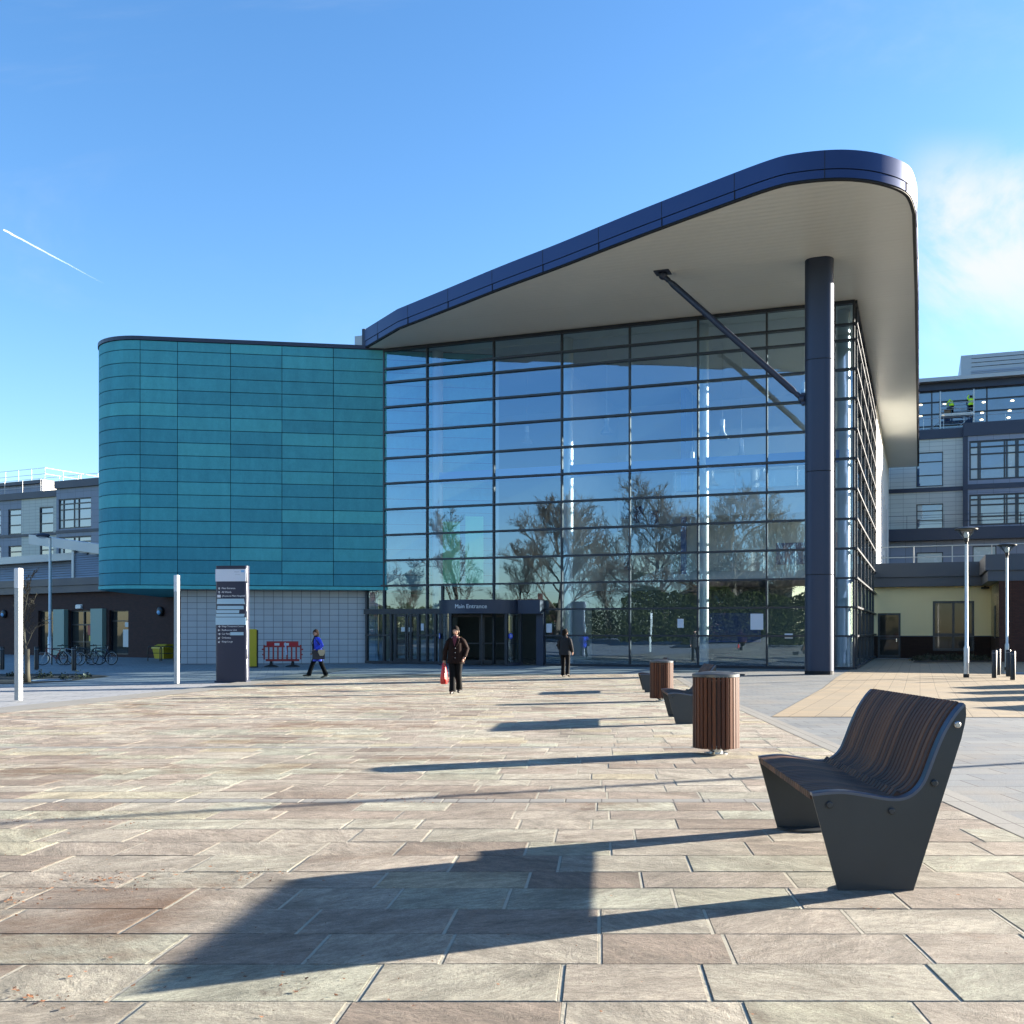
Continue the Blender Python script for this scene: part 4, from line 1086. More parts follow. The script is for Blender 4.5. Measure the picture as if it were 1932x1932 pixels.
# ---- benches
prof = [(-.121,.4565),(-.04,.466),(.037,.4673),(.138,.453),(.232,.437),(.304,.437),(.361,.462),(.404,.5105),(.433,.5753),(.469,.669),(.512,.7626),(.563,.8417),(.6025,.8848)]
def smooth2(pts, sub): return cr([Vector(p) for p in pts], sub)
PR = smooth2(prof, 4)
def pnorm(c, i):
    a, b_ = c[max(i-1,0)], c[min(i+1,len(c)-1)]; t = (b_-a).normalized(); return Vector((-t.y, t.x))
BL = 1.58
def make_bench(label):
    root = thing('park_bench', label, 'bench', group='slatted benches in a row along the plaza edge')
    for y0 in (0.0, BL - .014):
        m = MB()
        outline = [Vector((0,0))] + [p - pnorm(PR, i)*.010 for i, p in enumerate(PR)] + [Vector((.612,.865)), Vector((.6135,.83)), Vector((.606,.785)), Vector((.590,.719)), Vector((.358,0))]
        m.ext(outline, lambda p: Vector((p[0], y0, p[1])), lambda p: Vector((p[0], y0 + .014, p[1])))
        pn_ = m.build('side_panel', M_['benchsteel'], root)
        # bolts
        out = -1 if y0 == 0 else 1; yb = y0 if y0 == 0 else y0 + .014
        for bx_, bz in ((-.040, .405), (.255, .375), (.458, .508), (.568, .785)):
            k = MB(); k.tube([(bx_, yb, bz), (bx_, yb + out*.012, bz), (bx_, yb + out*.016, bz)], [.017, .0165, .012], 14)
            k.box(bx_ - .010, bx_ + .010, yb + out*.0155, yb + out*.0172, bz - .0015, bz + .0015)
            k.build('bolt', M_['stainless'] if bz > .7 else M_['benchsteel'], pn_, smooth=40)
    # flange strips that wrap the slats at either end
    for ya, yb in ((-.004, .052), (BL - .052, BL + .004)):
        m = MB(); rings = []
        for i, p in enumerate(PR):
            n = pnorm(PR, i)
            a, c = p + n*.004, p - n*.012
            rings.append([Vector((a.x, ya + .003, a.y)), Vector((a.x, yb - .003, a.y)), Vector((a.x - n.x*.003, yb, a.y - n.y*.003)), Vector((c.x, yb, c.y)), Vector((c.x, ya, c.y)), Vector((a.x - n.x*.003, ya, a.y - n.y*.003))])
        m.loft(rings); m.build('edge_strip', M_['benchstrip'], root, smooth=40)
    rr = random.Random(21)
    NS = 28; pitch = (BL - .112)/NS
    def slat_run(name, c, lift, thick):
        m = MB()
        for k in range(NS):
            m.cur = .12 + .70*rr.random()**1.2
            y0 = .056 + k*pitch + .006; y1 = y0 + pitch - .013
            rings = []
            for i, p in enumerate(c):
                n = pnorm(c, i); a = p + n*(lift); d_ = p + n*(lift - thick); e = .003
                q_ = a - n*e
                rings.append([Vector((a.x, y0 + e, a.y)), Vector((a.x, y1 - e, a.y)), Vector((q_.x, y1, q_.y)), Vector((d_.x, y1, d_.y)), Vector((d_.x, y0, d_.y)), Vector((q_.x, y0, q_.y))])
            m.loft(rings)
        return m.build(name, M_['benchwood'], root, tint=True, smooth=35)
    ise = next(i for i, p in enumerate(PR) if p.x > .33)
    isb = next(i for i, p in enumerate(PR) if p.x > .30)
    slat_run('seat', PR[:ise+1], .0, .036)
    slat_run('backrest', [Vector((.30,.462))] + [p + pnorm(PR, i+isb+1)*.006 for i, p in enumerate(PR[isb+1:])], .004, .042)
    m = MB()
    for x, z in ((-.05, .418), (.24, .392), (.452, .505), (.562, .772)): m.tube([(x, .014, z), (x, BL - .014, z)], .016, 8)
    m.build('cross_rail', M_['benchsteel'], root, smooth=40)
    for y0, y1 in ((.014, .16), (BL - .16, BL - .014)):
        m = MB(); n = 12; pts_ = [(.02 + .32*i/n, y0 if y0 < .1 else y1) for i in range(n+1)]
        sgn = 1 if y0 < .1 else -1; base = y0 if y0 < .1 else y1
        pts_ = [(.36, base)] + [(.18 + .18*math.cos(math.pi*i/n), base + sgn*.15*math.sin(math.pi*i/n)) for i in range(1, n)] + [(.0, base)]
        m.prism(pts_, .0, .014); m.build('base_plate', M_['benchsteel'], root)
    return root
bench = make_bench('biggest slatted bench, dark seat between graphite steel sides, with bolts showing on its end panel')
settle(bench, 1.12, 4.56)
for x, Y, lab in ((1.12, 14.55, 'slatted bench half hidden behind the nearer timber bin'), (1.12, 24.8, 'far slatted bench half hidden behind the farther timber bin')):
    c = copy_tree(bench); c['label'] = lab; settle(c, x, Y)
# ---- litter bins
M_['lidgrey'] = pbr('dull_grey_lid', (.11, .12, .13), .38, .6, var=.1, vscale=8)
def make_bin(label):
    root = thing('litter_bin', label, 'bin', group='round timber slatted litter bins')
    m = MB(); n = 32; rr = random.Random(9)
    for k in range(n):
        a = 2*math.pi*k/n; m.cur = rr.random()
        M = Matrix.Rotation(a, 4, 'Z') @ Matrix.Translation((.240, 0, 0))
        m.bbox(-.010, .012, -.0185, .0185, .07, .832, .003, M)
    m.build('timber_slats', M_['binwood'], root, tint=True)
    m = MB(); m.tube([(0,0,.08), (0,0,.80)], .226, 32); m.build('liner', M_['blackmetal'], root, smooth=40)
    m = MB(); m.tube([(0,0,.834), (0,0,.862), (0,0,.868), (0,0,.890), (0,0,.897)], [.258, .258, .252, .14, .05], 40)
    lid = m.build('lid', M_['lidgrey'], root, smooth=25)
    m = MB(); m.bbox(.20, .315, -.035, .035, .848, .866, .004); m.build('lid_handle', M_['blackmetal'], lid)
    m = MB(); m.tube([(0,0,.0), (0,0,.012)], .13, 24); m.tube([(0,0,.012), (0,0,.09)], .075, 20)
    for k in range(3):
        a = k*2.1; m.tube([(.05*math.cos(a), .05*math.sin(a), .03), (.2*math.cos(a), .2*math.sin(a), .075)], .014, 6)
    m.build('foot', M_['stainless'], root, smooth=40)
    m = MB()
    for z in (.10, .80): m.ring((0,0,z), (0,0,1), .228, .006, 40, 6)
    m.build('hoop', M_['stainless'], root)
    return root
bin_ = make_bin('nearer round timber slatted litter bin with grey metal lid')
settle(bin_, 1.243, 10.45)
c = copy_tree(bin_); c['label'] = 'farther round timber slatted litter bin in front of the farthest bench'; settle(c, 1.290, 20.7)
# ---- flared lamp posts on the right
def make_lamp(label):
    root = thing('lamp_post', label, 'lamp post', group='lamp posts with flared lanterns')
    m = MB(); m.tube([(0,0,0), (0,0,.12)], .098, 20); m.build('base', M_['rubber'], root, smooth=40)
    m = MB(); m.tube([(0,0,.12), (0,0,1.0), (0,0,1.06), (0,0,1.12), (0,0,4.66)], [.088, .088, .080, .056, .052], 20); m.build('pole', M_['galv'], root, smooth=35)
    m = MB(); m.tube([(0,0,4.66), (0,0,4.74), (0,0,4.76), (0,0,4.88)], [.05, .05, .075, .08], 16); m.build('neck', M_['blackmetal'], root, smooth=40)
    m = MB(); m.tube([(0,0,4.88), (0,0,5.16)], [.10, .33], 28, cap=False); m.build('lantern', M_['clear'], root, smooth=True, fix=False)
    m = MB(); m.tube([(0,0,5.16), (0,0,5.20), (0,0,5.25), (0,0,5.27)], [.385, .39, .25, .05], 28); 
    for k in range(4):
        a = k*math.pi/2 + .4; m.tube([(.1*math.cos(a), .1*math.sin(a), 4.88), (.34*math.cos(a), .34*math.sin(a), 5.17)], .010, 6)
    m.build('canopy', M_['blackmetal'], root, smooth=35)
    m = MB(); m.tube([(0,0,4.88), (0,0,4.98), (0,0,5.1)], [.07, .09, .06], 12); m.build('reflector', M_['opal'], root, smooth=40)
    return root
lamp = make_lamp('steel lamp post with flared lantern standing before the yellow wall window')
p = gp(1823, 33.7); settle(lamp, p.x, 33.7)
lamp2 = copy_tree(lamp); lamp2['label'] = 'steel lamp post with flared lantern standing before the red brick wing'; p = gp(1899.7, 40.0); settle(lamp2, p.x, 40.0)
# ---- street lamp on the left
p = gp(94.6, 49.0)
sl_ = thing('street_lamp', 'slim grey street lamp with one dark oval head behind the bicycles', 'street lamp', p)
m = MB(); m.tube([(0,0,0), (0,0,1.3), (0,0,1.35), (0,0,6.35)], [.11, .11, .075, .06], 14); m.build('pole', M_['galv'], sl_, smooth=40)
m = MB(); m.tube([(.05,0,6.33), (-.12,-.05,6.40)], .035, 8); m.ball((-.34, -.05, 6.47), .36, .16, .12, 18, 10, z_lo=-1, z_hi=1); m.build('lamp_head', M_['bandmetal'], sl_, smooth=True)
m = MB(); m.ball((-.36, -.05, 6.42), .28, .13, .10, 14, 8); m.build('lens', M_['opal'], sl_, smooth=True)
# ---- white light columns on the left
M_['greymetal'] = pbr('pale_grey_painted_steel', (.50, .53, .52), .45, var=.06, vscale=4)
for x, Y, top, lab in ((35, 21.1, 1072, 'white light column standing in sunshine beside the bare young tree'), (333.5, 29.9, 1085, 'white light column standing in shade before the white block wall')):
    p = gp(x, Y); h = CAMZ + (HZ - top)/F*Y - p.z
    lc = thing('light_column', lab, 'light column', p, R(-12), 'white square light columns')
    m = MB(); s_ = .062; m.bbox(-s_, s_, -s_, s_, 0, h*.845, .012); m.build('column', M_['greymetal'], lc)
    m = MB(); m.bbox(-s_ - .004, s_ + .004, -s_ - .004, s_ + .004, h*.847, h, .014); m.build('diffuser', M_['opal'], lc)
    m = MB(); m.box(-.006, .006, -s_ - .002, -s_ + .002, .15, .55); m.build('service_door', M_['galv'], lc)
# ---- direction totem
TY = 30.9
p = gp(439, TY)
tot = thing('direction_totem', 'tall slate blue direction sign with white panels and arrows on the plaza edge', 'sign', (p.x, TY, zg(TY)), R(-5))
k_ = .001468
TW = .50
def tz(yc): return (1286 - (1470 + yc*.119)*.7252)*TY/F
m = MB()
m.ext([(-TW, -.11), (-TW + .03, -.13), (TW - .03, -.13), (TW, -.11), (TW, .11), (TW - .03, .13), (-TW + .03, .13), (-TW, .11)], lambda q_: Vector((q_[0], q_[1], 0)), lambda q_: Vector((q_[0], q_[1], tz(20))))
m.build('body', M_['signdark'], tot)
def tx_(xc): return (xc - 390)*k_
def panel(name, x0, x1, y0, y1, mat, skew=0.0, d=.008):
    m = MB()
    m.ext([(tx_(x0), tz(y1)), (tx_(x1), tz(y1)), (tx_(x1) - skew, tz(y0)), (tx_(x0) + skew, tz(y0))], lambda q_: Vector((q_[0], -.131 - d, q_[1])), lambda q_: Vector((q_[0], -.128, q_[1])))
    return m.build(name, M_[mat], tot)
tp = panel('header_panel', 45, 735, 95, 362, 'signwhite')
for args in ((75, 705, 740, 855, .02), (85, 685, 895, 970, .01), (68, 575, 988, 1055, -.012), (62, 695, 1070, 1132, -.01), (380, 682, 1466, 1535, .006)):
    panel('blank_panel', *args[:4], 'signpale', args[4])
panel('blank_panel', 48, 735, 1146, 1310, 'signpale', 0, .010)
panel('emblem', 625, 700, 122, 165, 'bluelogo', 0, .014)
TM = Matrix(((1,0,0,0), (0,0,-1,0), (0,1,0,0), (0,0,0,1)))
m = MB()
for txt, x, y, sz in (('Main Entrance', 185, 528, .098), ('All Wards', 185, 612, .098), ('(Access to Main Hospital)', 188, 694, .092), ('Kings Treatment Centre', 187, 1356, .092), ('Radbourne Unit', 187, 1438, .096), ('Car Parks', 187, 1521, .096), ('Orthotics', 187, 1606, .096), ('Kings Lo ge', 187, 1690, .096)):
    text_mb(m, txt, sz*.80, Matrix.Translation((tx_(x), -.133, tz(y))) @ TM, .002)
m.build('lettering', M_['lettering'], tot)
m = MB()
def arrow(m, xc, yc, deg):
    M = Matrix.Translation((tx_(xc), -.1345, tz(yc))) @ Matrix.Rotation(R(deg), 4, 'Y')
    m.box(-.008, .008, -.002, .002, -.036, .03, M)
    for s_ in (-1, 1):
        M2 = M @ Matrix.Translation((0, 0, .034)) @ Matrix.Rotation(R(45*s_), 4, 'Y')
        m.box(-.008, .008, -.0025, .0025, -.042, .006, M2)
for yc, dg in ((520, 0), (602, 0), (1345, 90), (1425, -90), (1508, 90), (1595, -135), (1680, -135)): arrow(m, 128, yc, dg)
m.build('arrow', M_['lettering'], tot)
panel('pictogram', 88, 162, 655, 712, 'signwhite', 0, .006)
m = MB(); text_mb(m, 'hospitals', .042, Matrix.Translation((tx_(478), -.141, tz(163))) @ TM, .001); m.box(tx_(490), tx_(605), -.142, -.140, tz(216), tz(211)); m.build('small_lettering', M_['greylet'], tot)
for s_ in (-1, 1):
    m = MB(); m.loft([[Vector((s_*(TW + .002), -.085, z)), Vector((s_*(TW + .008 + .010*math.sin(z*5.2)), -.06, z)), Vector((s_*(TW + .008 + .010*math.sin(z*5.2)), -.02, z)), Vector((s_*(TW + .002), .005, z))] for z in [.05 + (tz(25) - .05)*i_/30 for i_ in range(31)]]); m.build('side_trim', M_['palemetal'], tot, smooth=True)
m = MB(); m.box(-TW - .03, TW + .03, -.16, .16, -.02, .03); m.build('plinth', M_['bandmetal'], tot)
# ---- yellow cabinet, barrier, grit bin
p = gp(480, 43.2)
cab = thing('yellow_cabinet', 'tall narrow yellow cabinet with black side behind the direction sign', 'cabinet', p, R(20))
m = MB(); m.bbox(-.22, .10, -.30, .30, .04, 1.70, .02); m.build('body', M_['yellowpl'], cab); m = MB(); m.box(.102, .16, -.31, .31, 0, 1.66); m.box(-.22, .10, -.29, .29, 0, .04); m.build('side_panel', M_['blackmetal'], cab)
p = gp(533, 43.4)
bar = thing('crowd_barrier', 'red plastic pedestrian barrier with reflective strip standing by the white block wall', 'barrier', p, R(4))
m = MB(); bwid, z0, z1 = .84, .25, 1.15
outer = [(-bwid, z0+.12), (-bwid+.1, z0), (bwid-.1, z0), (bwid, z0+.12), (bwid, z1-.2), (bwid-.14, z1), (-bwid+.14, z1), (-bwid, z1-.2)]
for (a, b_, c_, d_) in ((-bwid+.14, bwid-.14, z1-.07, z1), (-bwid+.06, bwid-.06, z1-.27, z1-.2), (-bwid+.1, bwid-.1, z0, z0+.10)): m.box(a, b_, -.02, .02, c_, d_)
nb_ = 9
for k in range(nb_):
    x = -bwid + .03 + (2*bwid - .06)*k/(nb_-1); m.box(x - .03, x + .03, -.021, .021, z0 + (.1 if k not in (0, nb_-1) else .08), z1 - (.2 if k not in (0, nb_-1) else .16))
for s_ in (-1, 1): m.box(s_*bwid - .005, s_*(bwid+.07), -.02, .02, .75, .82); m.box(s_*bwid - .005, s_*(bwid + .05), -.02, .02, .52, .58)
m.build('frame', M_['redpl'], bar)
m = MB(); m.box(-bwid + .14, bwid - .14, -.024, .024, z1 - .2, z1 - .07); st_ = m.build('reflective_strip', M_['redrefl'], bar)
m = MB(); 
for x in (-.35, .07): m.box(x, x + .22, -.028, -.023, z1 - .19, z1 - .08)
m.build('white_square', M_['whitepl'], st_)
m = MB(); m.ext([(.10, 1.1), (.16, 1.1), (.22, .55), (.14, .52)], lambda q_: Vector((q_[0], -.045, q_[1])), lambda q_: Vector((q_[0], -.035, q_[1]))); m.build('hanging_tape', M_['rope'], bar)
for x in (-.5, .45):
    m = MB(); m.ext([(-.40, 0), (.40, 0), (.30, .05), (.06, .10), (.04, .25), (-.04, .25), (-.06, .10), (-.30, .05)], lambda q_: Vector((x + q_[0]*.8, -.10, q_[1])), lambda q_: Vector((x + q_[0]*.8, .10, q_[1]))); m.build('foot', M_['rubber'], bar)
p = gp(309, 56.0)
gb = thing('grit_bin', 'yellow plastic grit bin against the brick wall', 'grit bin', p, SA)
m = MB(); m.loft([[Vector((sx*.42, sy*.3, 0)) for sx, sy in ((-1,-1),(1,-1),(1,1),(-1,1))], [Vector((sx*.52, sy*.38, .58)) for sx, sy in ((-1,-1),(1,-1),(1,1),(-1,1))]]); m.build('body', M_['yellowpl'], gb)
m = MB(); m.loft([[Vector((sx*.56, sy*.42, .58)) for sx, sy in ((-1,-1),(1,-1),(1,1),(-1,1))], [Vector((sx*.55, sy*.41, .68)) for sx, sy in ((-1,-1),(1,-1),(1,1),(-1,1))], [Vector((sx*.40, sy*.2 + .12, .84)) for sx, sy in ((-1,-1),(1,-1),(1,1),(-1,1))]]); m.build('lid', M_['yellowpl'], gb)
# ---- bollards
def make_bollard(label, group):
    root = thing('bollard', label, 'bollard', group=group)
    m = MB(); m.tube([(0,0,0), (0,0,.94), (0,0,.955)], [.085, .085, .075], 18); m.build('post', M_['blackmetal'], root, smooth=40)
    m = MB(); m.ring((0,0,.86), (0,0,1), .083, .006, 20, 6); m.build('collar', M_['galv'], root)
    return root
first = None
for x, Y, lab, g in ((1876, 33.3, 'black bollard standing alone in front between the two flared lamp posts', 'r'), (1883.5, 35.6, 'black bollard tucked behind another between the flared lamp posts', 'r'), (1911, 32.0, 'black bollard with a bright sunlit edge before the red brick wing', 'r'), (1902.5, 34.4, 'black bollard hidden behind the bollard with the sunlit edge', 'r'),
                     (4, 40.3, 'black bollard beyond the sunlit white light column at the end of the planting bed', 'l'), (69, 40.2, 'black bollard between the young tree and the bicycles', 'l'), (139.5, 39.2, 'black bollard in front of the parked bicycles', 'l')):
    g = 'black bollards on the right' if g == 'r' else 'black bollards along the planting bed'
    if first is None: first = make_bollard(lab, g); o = first
    else: o = copy_tree(first); o['label'] = lab; o['group'] = g
    p = gp(x, Y); o.location = p
# ---- cycle stands and bicycles
def make_stand(label):
    root = thing('cycle_stand', label, 'cycle stand', group='black hoop cycle stands')
    m = MB(); w_, h_ = .40, .78; r_ = .15; pts_ = [(-w_, 0, 0), (-w_, 0, h_ - r_)]
    for k in range(1, 6): a = math.pi - math.pi/2*k/5; pts_.append((-w_ + r_ + r_*math.cos(a), 0, h_ - r_ + r_*math.sin(a)))
    for k in range(0, 5): a = math.pi/2 - math.pi/2*k/4; pts_.append((w_ - r_ + r_*math.cos(a), 0, h_ - r_ + r_*math.sin(a)))
    pts_.append((w_, 0, 0)); m.tube(pts_, .026, 8); m.build('hoop', M_['blackmetal'], root, smooth=50)
    m = MB(); m.tube([(-w_, 0, .42), (w_, 0, .42)], .018, 6); m.build('cross_bar', M_['blackmetal'], root)
    return root
std = None
for x, Y, lab in ((112, 46.0, 'cycle stand holding the dark red bicycle'), (150, 46.6, 'cycle stand behind the bollard among the bicycles'), (190, 47.2, 'cycle stand holding the dark blue bicycle'), (292, 51.5, 'empty hoop stand beyond the edge of the yellow grit bin'), (315, 51.0, 'empty hoop stand standing across the yellow grit bin')):
    o = make_stand(lab) if std is None else copy_tree(std); std = std or o; o['label'] = lab
    o.location = gp(x, Y); o.rotation_euler = (0, 0, R(-8))
def make_bike(label):
    root = thing('bicycle', label, 'bicycle', group='bicycles parked at the stands')
    wb, rw = 1.04, .33
    fx, rx = -wb/2, wb/2
    bb, st_top, hd, hd2 = (.10, 0, .29), (.27, 0, .78), (-.33, 0, .80), (-.36, 0, .66)
    m = MB()
    for a, b_, r_ in ((bb, st_top, .018), (hd, (.24, 0, .70), .017), (hd2, bb, .020), (bb, (rx, .05, rw), .010), (bb, (rx, -.05, rw), .010), ((.245, 0, .71), (rx, .05, rw), .009), ((.245, 0, .71), (rx, -.05, rw), .009), (hd, hd2, .022)):
        m.tube([a, b_], r_, 8)
    m.build('frame', M_['bikepaint'], root, smooth=40)
    m = MB(); 
    for s_ in (-.055, .055): m.tube([(-.37, s_*.6, .62), (-.40, s_, .52), (fx, s_, rw)], .013, 6)
    m.build('fork', M_['galv'], root, smooth=40)
    for cx_ in (fx, rx):
        m = MB(); m.ring((cx_, 0, rw), (0,1,0), rw - .022, .022, 32, 8); w_ = m.build('wheel', M_['rubber'], root, smooth=True)
        m = MB(); m.ring((cx_, 0, rw), (0,1,0), rw - .050, .010, 32, 6); m.build('rim', M_['galv'], w_, smooth=True)
        m = MB()
        for k in range(16):
            a = 2*math.pi*k/16; m.tube([(cx_ + .02*math.cos(a+.6), .02*(-1)**k, rw + .02*math.sin(a+.6)), (cx_ + (rw-.05)*math.cos(a), 0, rw + (rw-.05)*math.sin(a))], .0025, 4)
        m.tube([(cx_, -.05, rw), (cx_, .05, rw)], .022, 8); m.build('spokes', M_['galv'], w_)
    m = MB(); m.tube([(.27, 0, .78), (.295, 0, .90)], .013, 8); m.build('seat_post', M_['galv'], root)
    m = MB(); m.loft([[Vector((x, w_*math.cos(2*math.pi*k/8), .92 + .025*math.sin(2*math.pi*k/8) + (.02 if x > .3 else 0))) for k in range(8)] for x, w_ in ((.14, .012), (.2, .025), (.28, .05), (.36, .08), (.41, .07))]); m.build('saddle', M_['rubber'], root, smooth=True)
    m = MB(); m.tube([(-.33, 0, .80), (-.32, 0, .93)], .014, 8); m.tube([(-.28, -.29, .96), (-.33, -.12, .94), (-.35, 0, .93), (-.33, .12, .94), (-.28, .29, .96)], .013, 8); m.build('handlebar', M_['blackmetal'], root, smooth=50)
    m = MB(); m.ring((.10, 0, .29), (0,1,0), .085, .008, 20, 4); m.tube([(.10, -.06, .29), (.10, -.07, .12)], .01, 6); m.tube([(.10, .06, .29), (.10, .07, .46)], .01, 6); m.box(.06, .14, -.13, -.07, .105, .125); m.box(.06, .14, .07, .13, .45, .47); m.build('crank', M_['blackmetal'], root)
    m = MB(); m.ring((rx, 0, rw), (0,1,0), rw + .03, .016, 20, 4, math.pi*.95, math.pi*1.75); m.build('mudguard', M_['blackmetal'], root)
    return root
M_['bikepaint'] = pbr('dark_blue_bike_paint', (.03, .05, .10), .3, .4, var=.1)
M_['bikesilver'] = pbr('silver_bike_paint', (.35, .38, .42), .3, .6, var=.1)
M_['bikered'] = pbr('dark_red_bike_paint', (.22, .03, .03), .3, .3, var=.1)
M_['bikeblack'] = pbr('black_bike_paint', (.02, .02, .022), .3, .3, var=.1)
bk = None
for x, Y, rz, mat, lab in ((103, 45.3, 12, 'bikered', 'dark red bicycle parked beside the street lamp'), (133, 45.2, -14, 'bikesilver', 'pale silver bicycle partly behind the bollard'), (164, 45.7, 16, 'bikeblack', 'black bicycle parked before the shop door'), (191.5, 45.6, -10, 'bikepaint', 'dark blue bicycle with raised saddle before the white poster window')):
    o = make_bike(lab) if bk is None else copy_tree(bk); bk = bk or o; o['label'] = lab
    o.location = gp(x, Y); o.rotation_euler = (R(4 if rz > 0 else -4), 0, R(rz))
    for ch in children(o):
        if ch.name.startswith('frame'):
            ch.data = ch.data.copy(); ch.data.materials[0] = M_[mat]
# ---- planting bed, soil, shrubs, manhole covers
def gY(x, y):                                         # ground point seen at an image position, level part
    Y = CAMZ*F/(y - HZ); return (gp(x, Y).x, Y)
ground_poly('soil_bed', [gY(-250, 1292), gY(60, 1288), gY(135, 1283), gY(208, 1275), gY(150, 1271), gY(-10, 1271), gY(-250, 1271)], -.004, M_['soil'])
ground_poly('soil_strip', [gY(1722, 1250), gY(1872, 1249), gY(1868, 1240), gY(1735, 1240)], .02, M_['soil'])
def leaf_mass(name, pts_fn, n, size, mat, parent=None, seed=1):
    r = random.Random(seed); m = MB()
    for _ in range(n):
        p = pts_fn(r); s_ = size*r.uniform(.6, 1.4)
        a = Vector((r.gauss(0,1), r.gauss(0,1), r.gauss(0,1))).normalized(); b_ = a.cross(Vector((r.gauss(0,1), r.gauss(0,1), r.gauss(0,1)))).normalized()
        m.cur = r.uniform(.5, 1.6)
        m.quad(p - a*s_*.5, p + b_*s_*.35, p + a*s_*.5, p - b_*s_*.35)
    return m.build(name, mat, parent, tint=True, fix=False)
sp = [(gY(1728 + 13*k, 1247 - (k % 2)*1.5), .28 + .10*((k*7) % 3)) for k in range(11)]
for k, ((x, Y), rr_) in enumerate(sp):
    o = thing('low_shrub', 'low dark shrub in the planting strip under the yellow wall window', 'shrub', (x, Y, 0), group='low shrubs under the yellow wall window')
    def fn(r, rr_=rr_):
        d = Vector((r.gauss(0,1), r.gauss(0,1), abs(r.gauss(0,1)))).normalized()*rr_*r.uniform(.5, 1); return Vector((d.x*1.6, d.y, d.z*.85 + .03))
    leaf_mass('foliage', fn, 240, .07, M_['leafshrub'], o, 40 + k)
    m = MB()
    for j in range(5):
        a = j*1.3; m.tube([(0,0,0), (.1*math.cos(a), .1*math.sin(a), rr_*.7)], .008, 5)
    m.build('stem', M_['bark'], o)
gl = [(gY(20 + 24*k + (k*37) % 11, 1276 + (k*5) % 7), .14 + .05*(k % 3)) for k in range(7)]
for k, ((x, Y), rr_) in enumerate(gl):
    def fn(r, rr_=rr_):
        d = Vector((r.gauss(0,1), r.gauss(0,1), abs(r.gauss(0,1)))).normalized()*rr_*r.uniform(.3, 1); return Vector((d.x, d.y, d.z*1.3))
    o = leaf_mass('bedding_plant', fn, 70, .07, M_['leafshrub'], None, 60 + k); o.location = (x, Y, 0)
    tag(o, 'small dark plant in the soil bed before the bicycles', 'plant', 'small plants in the soil bed')
for x, y, lab in ((98, 1283.5, 'round dark manhole cover on the shaded paving before the soil bed'), (1925, 1271, 'round dark tree grille behind the bollard with the sunlit edge')):
    (gx, gY_) = gY(x, y)
    m = MB(); m.tube([(0,0,-.012), (0,0,.004)], .55, 28)
    o = m.build('manhole_cover', M_['bandmetal']); o.location = (gx, gY_, zg(gY_)); tag(o, lab, 'manhole cover')
    m = MB(); m.ring((0,0,.004), (0,0,1), .57, .02, 32, 6); m.build('rim', M_['galv'], o)
# ---- fallen leaves
lf = MB(); r = random.Random(77)
spots = [(190,1662,.10,110),(40,1550,.22,70),(250,1555,.18,40),(760,1508,.20,70),(20,1700,.12,50),(480,1650,.16,50),(900,1455,.3,20),(330,1365,.7,120),(430,1372,.8,150),(130,1425,.7,70),(60,1880,.12,60),(560,1860,.25,40),(1640,1712,.05,5),(1780,1690,.06,5)]
for x, y, rad, n in spots:
    Y = 2088/(y - 1222); gx = gp(x, Y).x
    for _ in range(n):
        a, d_ = r.uniform(0, 6.28), abs(r.gauss(0, rad*1.6)); px_, py_ = gx + math.cos(a)*d_*1.5, Y + math.sin(a)*d_
        s_ = r.uniform(.004, .013); th = r.uniform(0, 6.28); c_, q_ = math.cos(th)*s_, math.sin(th)*s_; z_ = zg(py_) + .007; lf.cur = r.uniform(.5, 1.8)
        lf.quad((px_ - c_, py_ - q_, z_ - .003), (px_ + q_*.6, py_ - c_*.6, z_ + r.uniform(-.003,.001)), (px_ + c_, py_ + q_, z_ + r.uniform(-.003,.002)), (px_ - q_*.6, py_ + c_*.6, z_ - .003))
for _ in range(420):
    px_, py_ = r.uniform(-6, 2.5), 3 + 9*r.random()**1.5; s_ = r.uniform(.003, .008); th = r.uniform(0, 6.28); c_, q_ = math.cos(th)*s_, math.sin(th)*s_; z_ = zg(py_) + .006; lf.cur = r.uniform(.5, 1.8)
    lf.quad((px_ - c_, py_ - q_, z_), (px_ + q_*.6, py_ - c_*.6, z_ + .001), (px_ + c_, py_ + q_, z_ + .002), (px_ - q_*.6, py_ + c_*.6, z_))
o = lf.build('fallen_leaves', M_['deadleaf'], tint=True, fix=False); tag(o, 'brown fallen leaves scattered in clumps on the stone paving', 'leaves', kind='stuff')
# ---- pendant lamps inside the hall
pd = None
for x, y, w_, lab in ((1145, 805, 3.5, 'biggest pendant lamp, hanging alone in the middle of the hall'), (994, 826, 5.5, 'pendant lamp in front of the dark wall pictures'), (1363, 815, 4.0, 'small pendant lamp right of the sunlit interior column'), (1399, 853, 5.0, 'pendant lamp glinting above the upper balcony'), (1306, 876, 6.0, 'pendant lamp left of the sunlit interior column'), (1185, 880, 8.0, 'dim pendant lamp deep inside the hall'), (1515, 747, 2.5, 'pendant lamp next to the big canopy column')):
    u, z = uz(x, y, P0, ANG, w_)
    if pd is None:
        o = thing('pendant_lamp', lab, 'pendant lamp', group='pendant lamps inside the entrance hall')
        m = MB(); m.tube([(0,0,.30), (0,0,.0), (0,0,-.32), (0,0,-.36)], [.10, .12, .33, .30], 20); m.build('shade', M_['galv'], o, smooth=40)
        m = MB(); m.tube([(0,0,.30), (0,0,.62)], .11, 14); m.build('gear_box', M_['whitemetal'], o, smooth=40)
        pd = o
    else: o = copy_tree(pd); o['label'] = lab
    o.location = to_world(u, w_, z)
    m = MB(); m.tube([(0,0,.62), (0,0,ZTOP - .02 - z)], .012, 5); m.build('cord', M_['whitemetal'], o)
pass
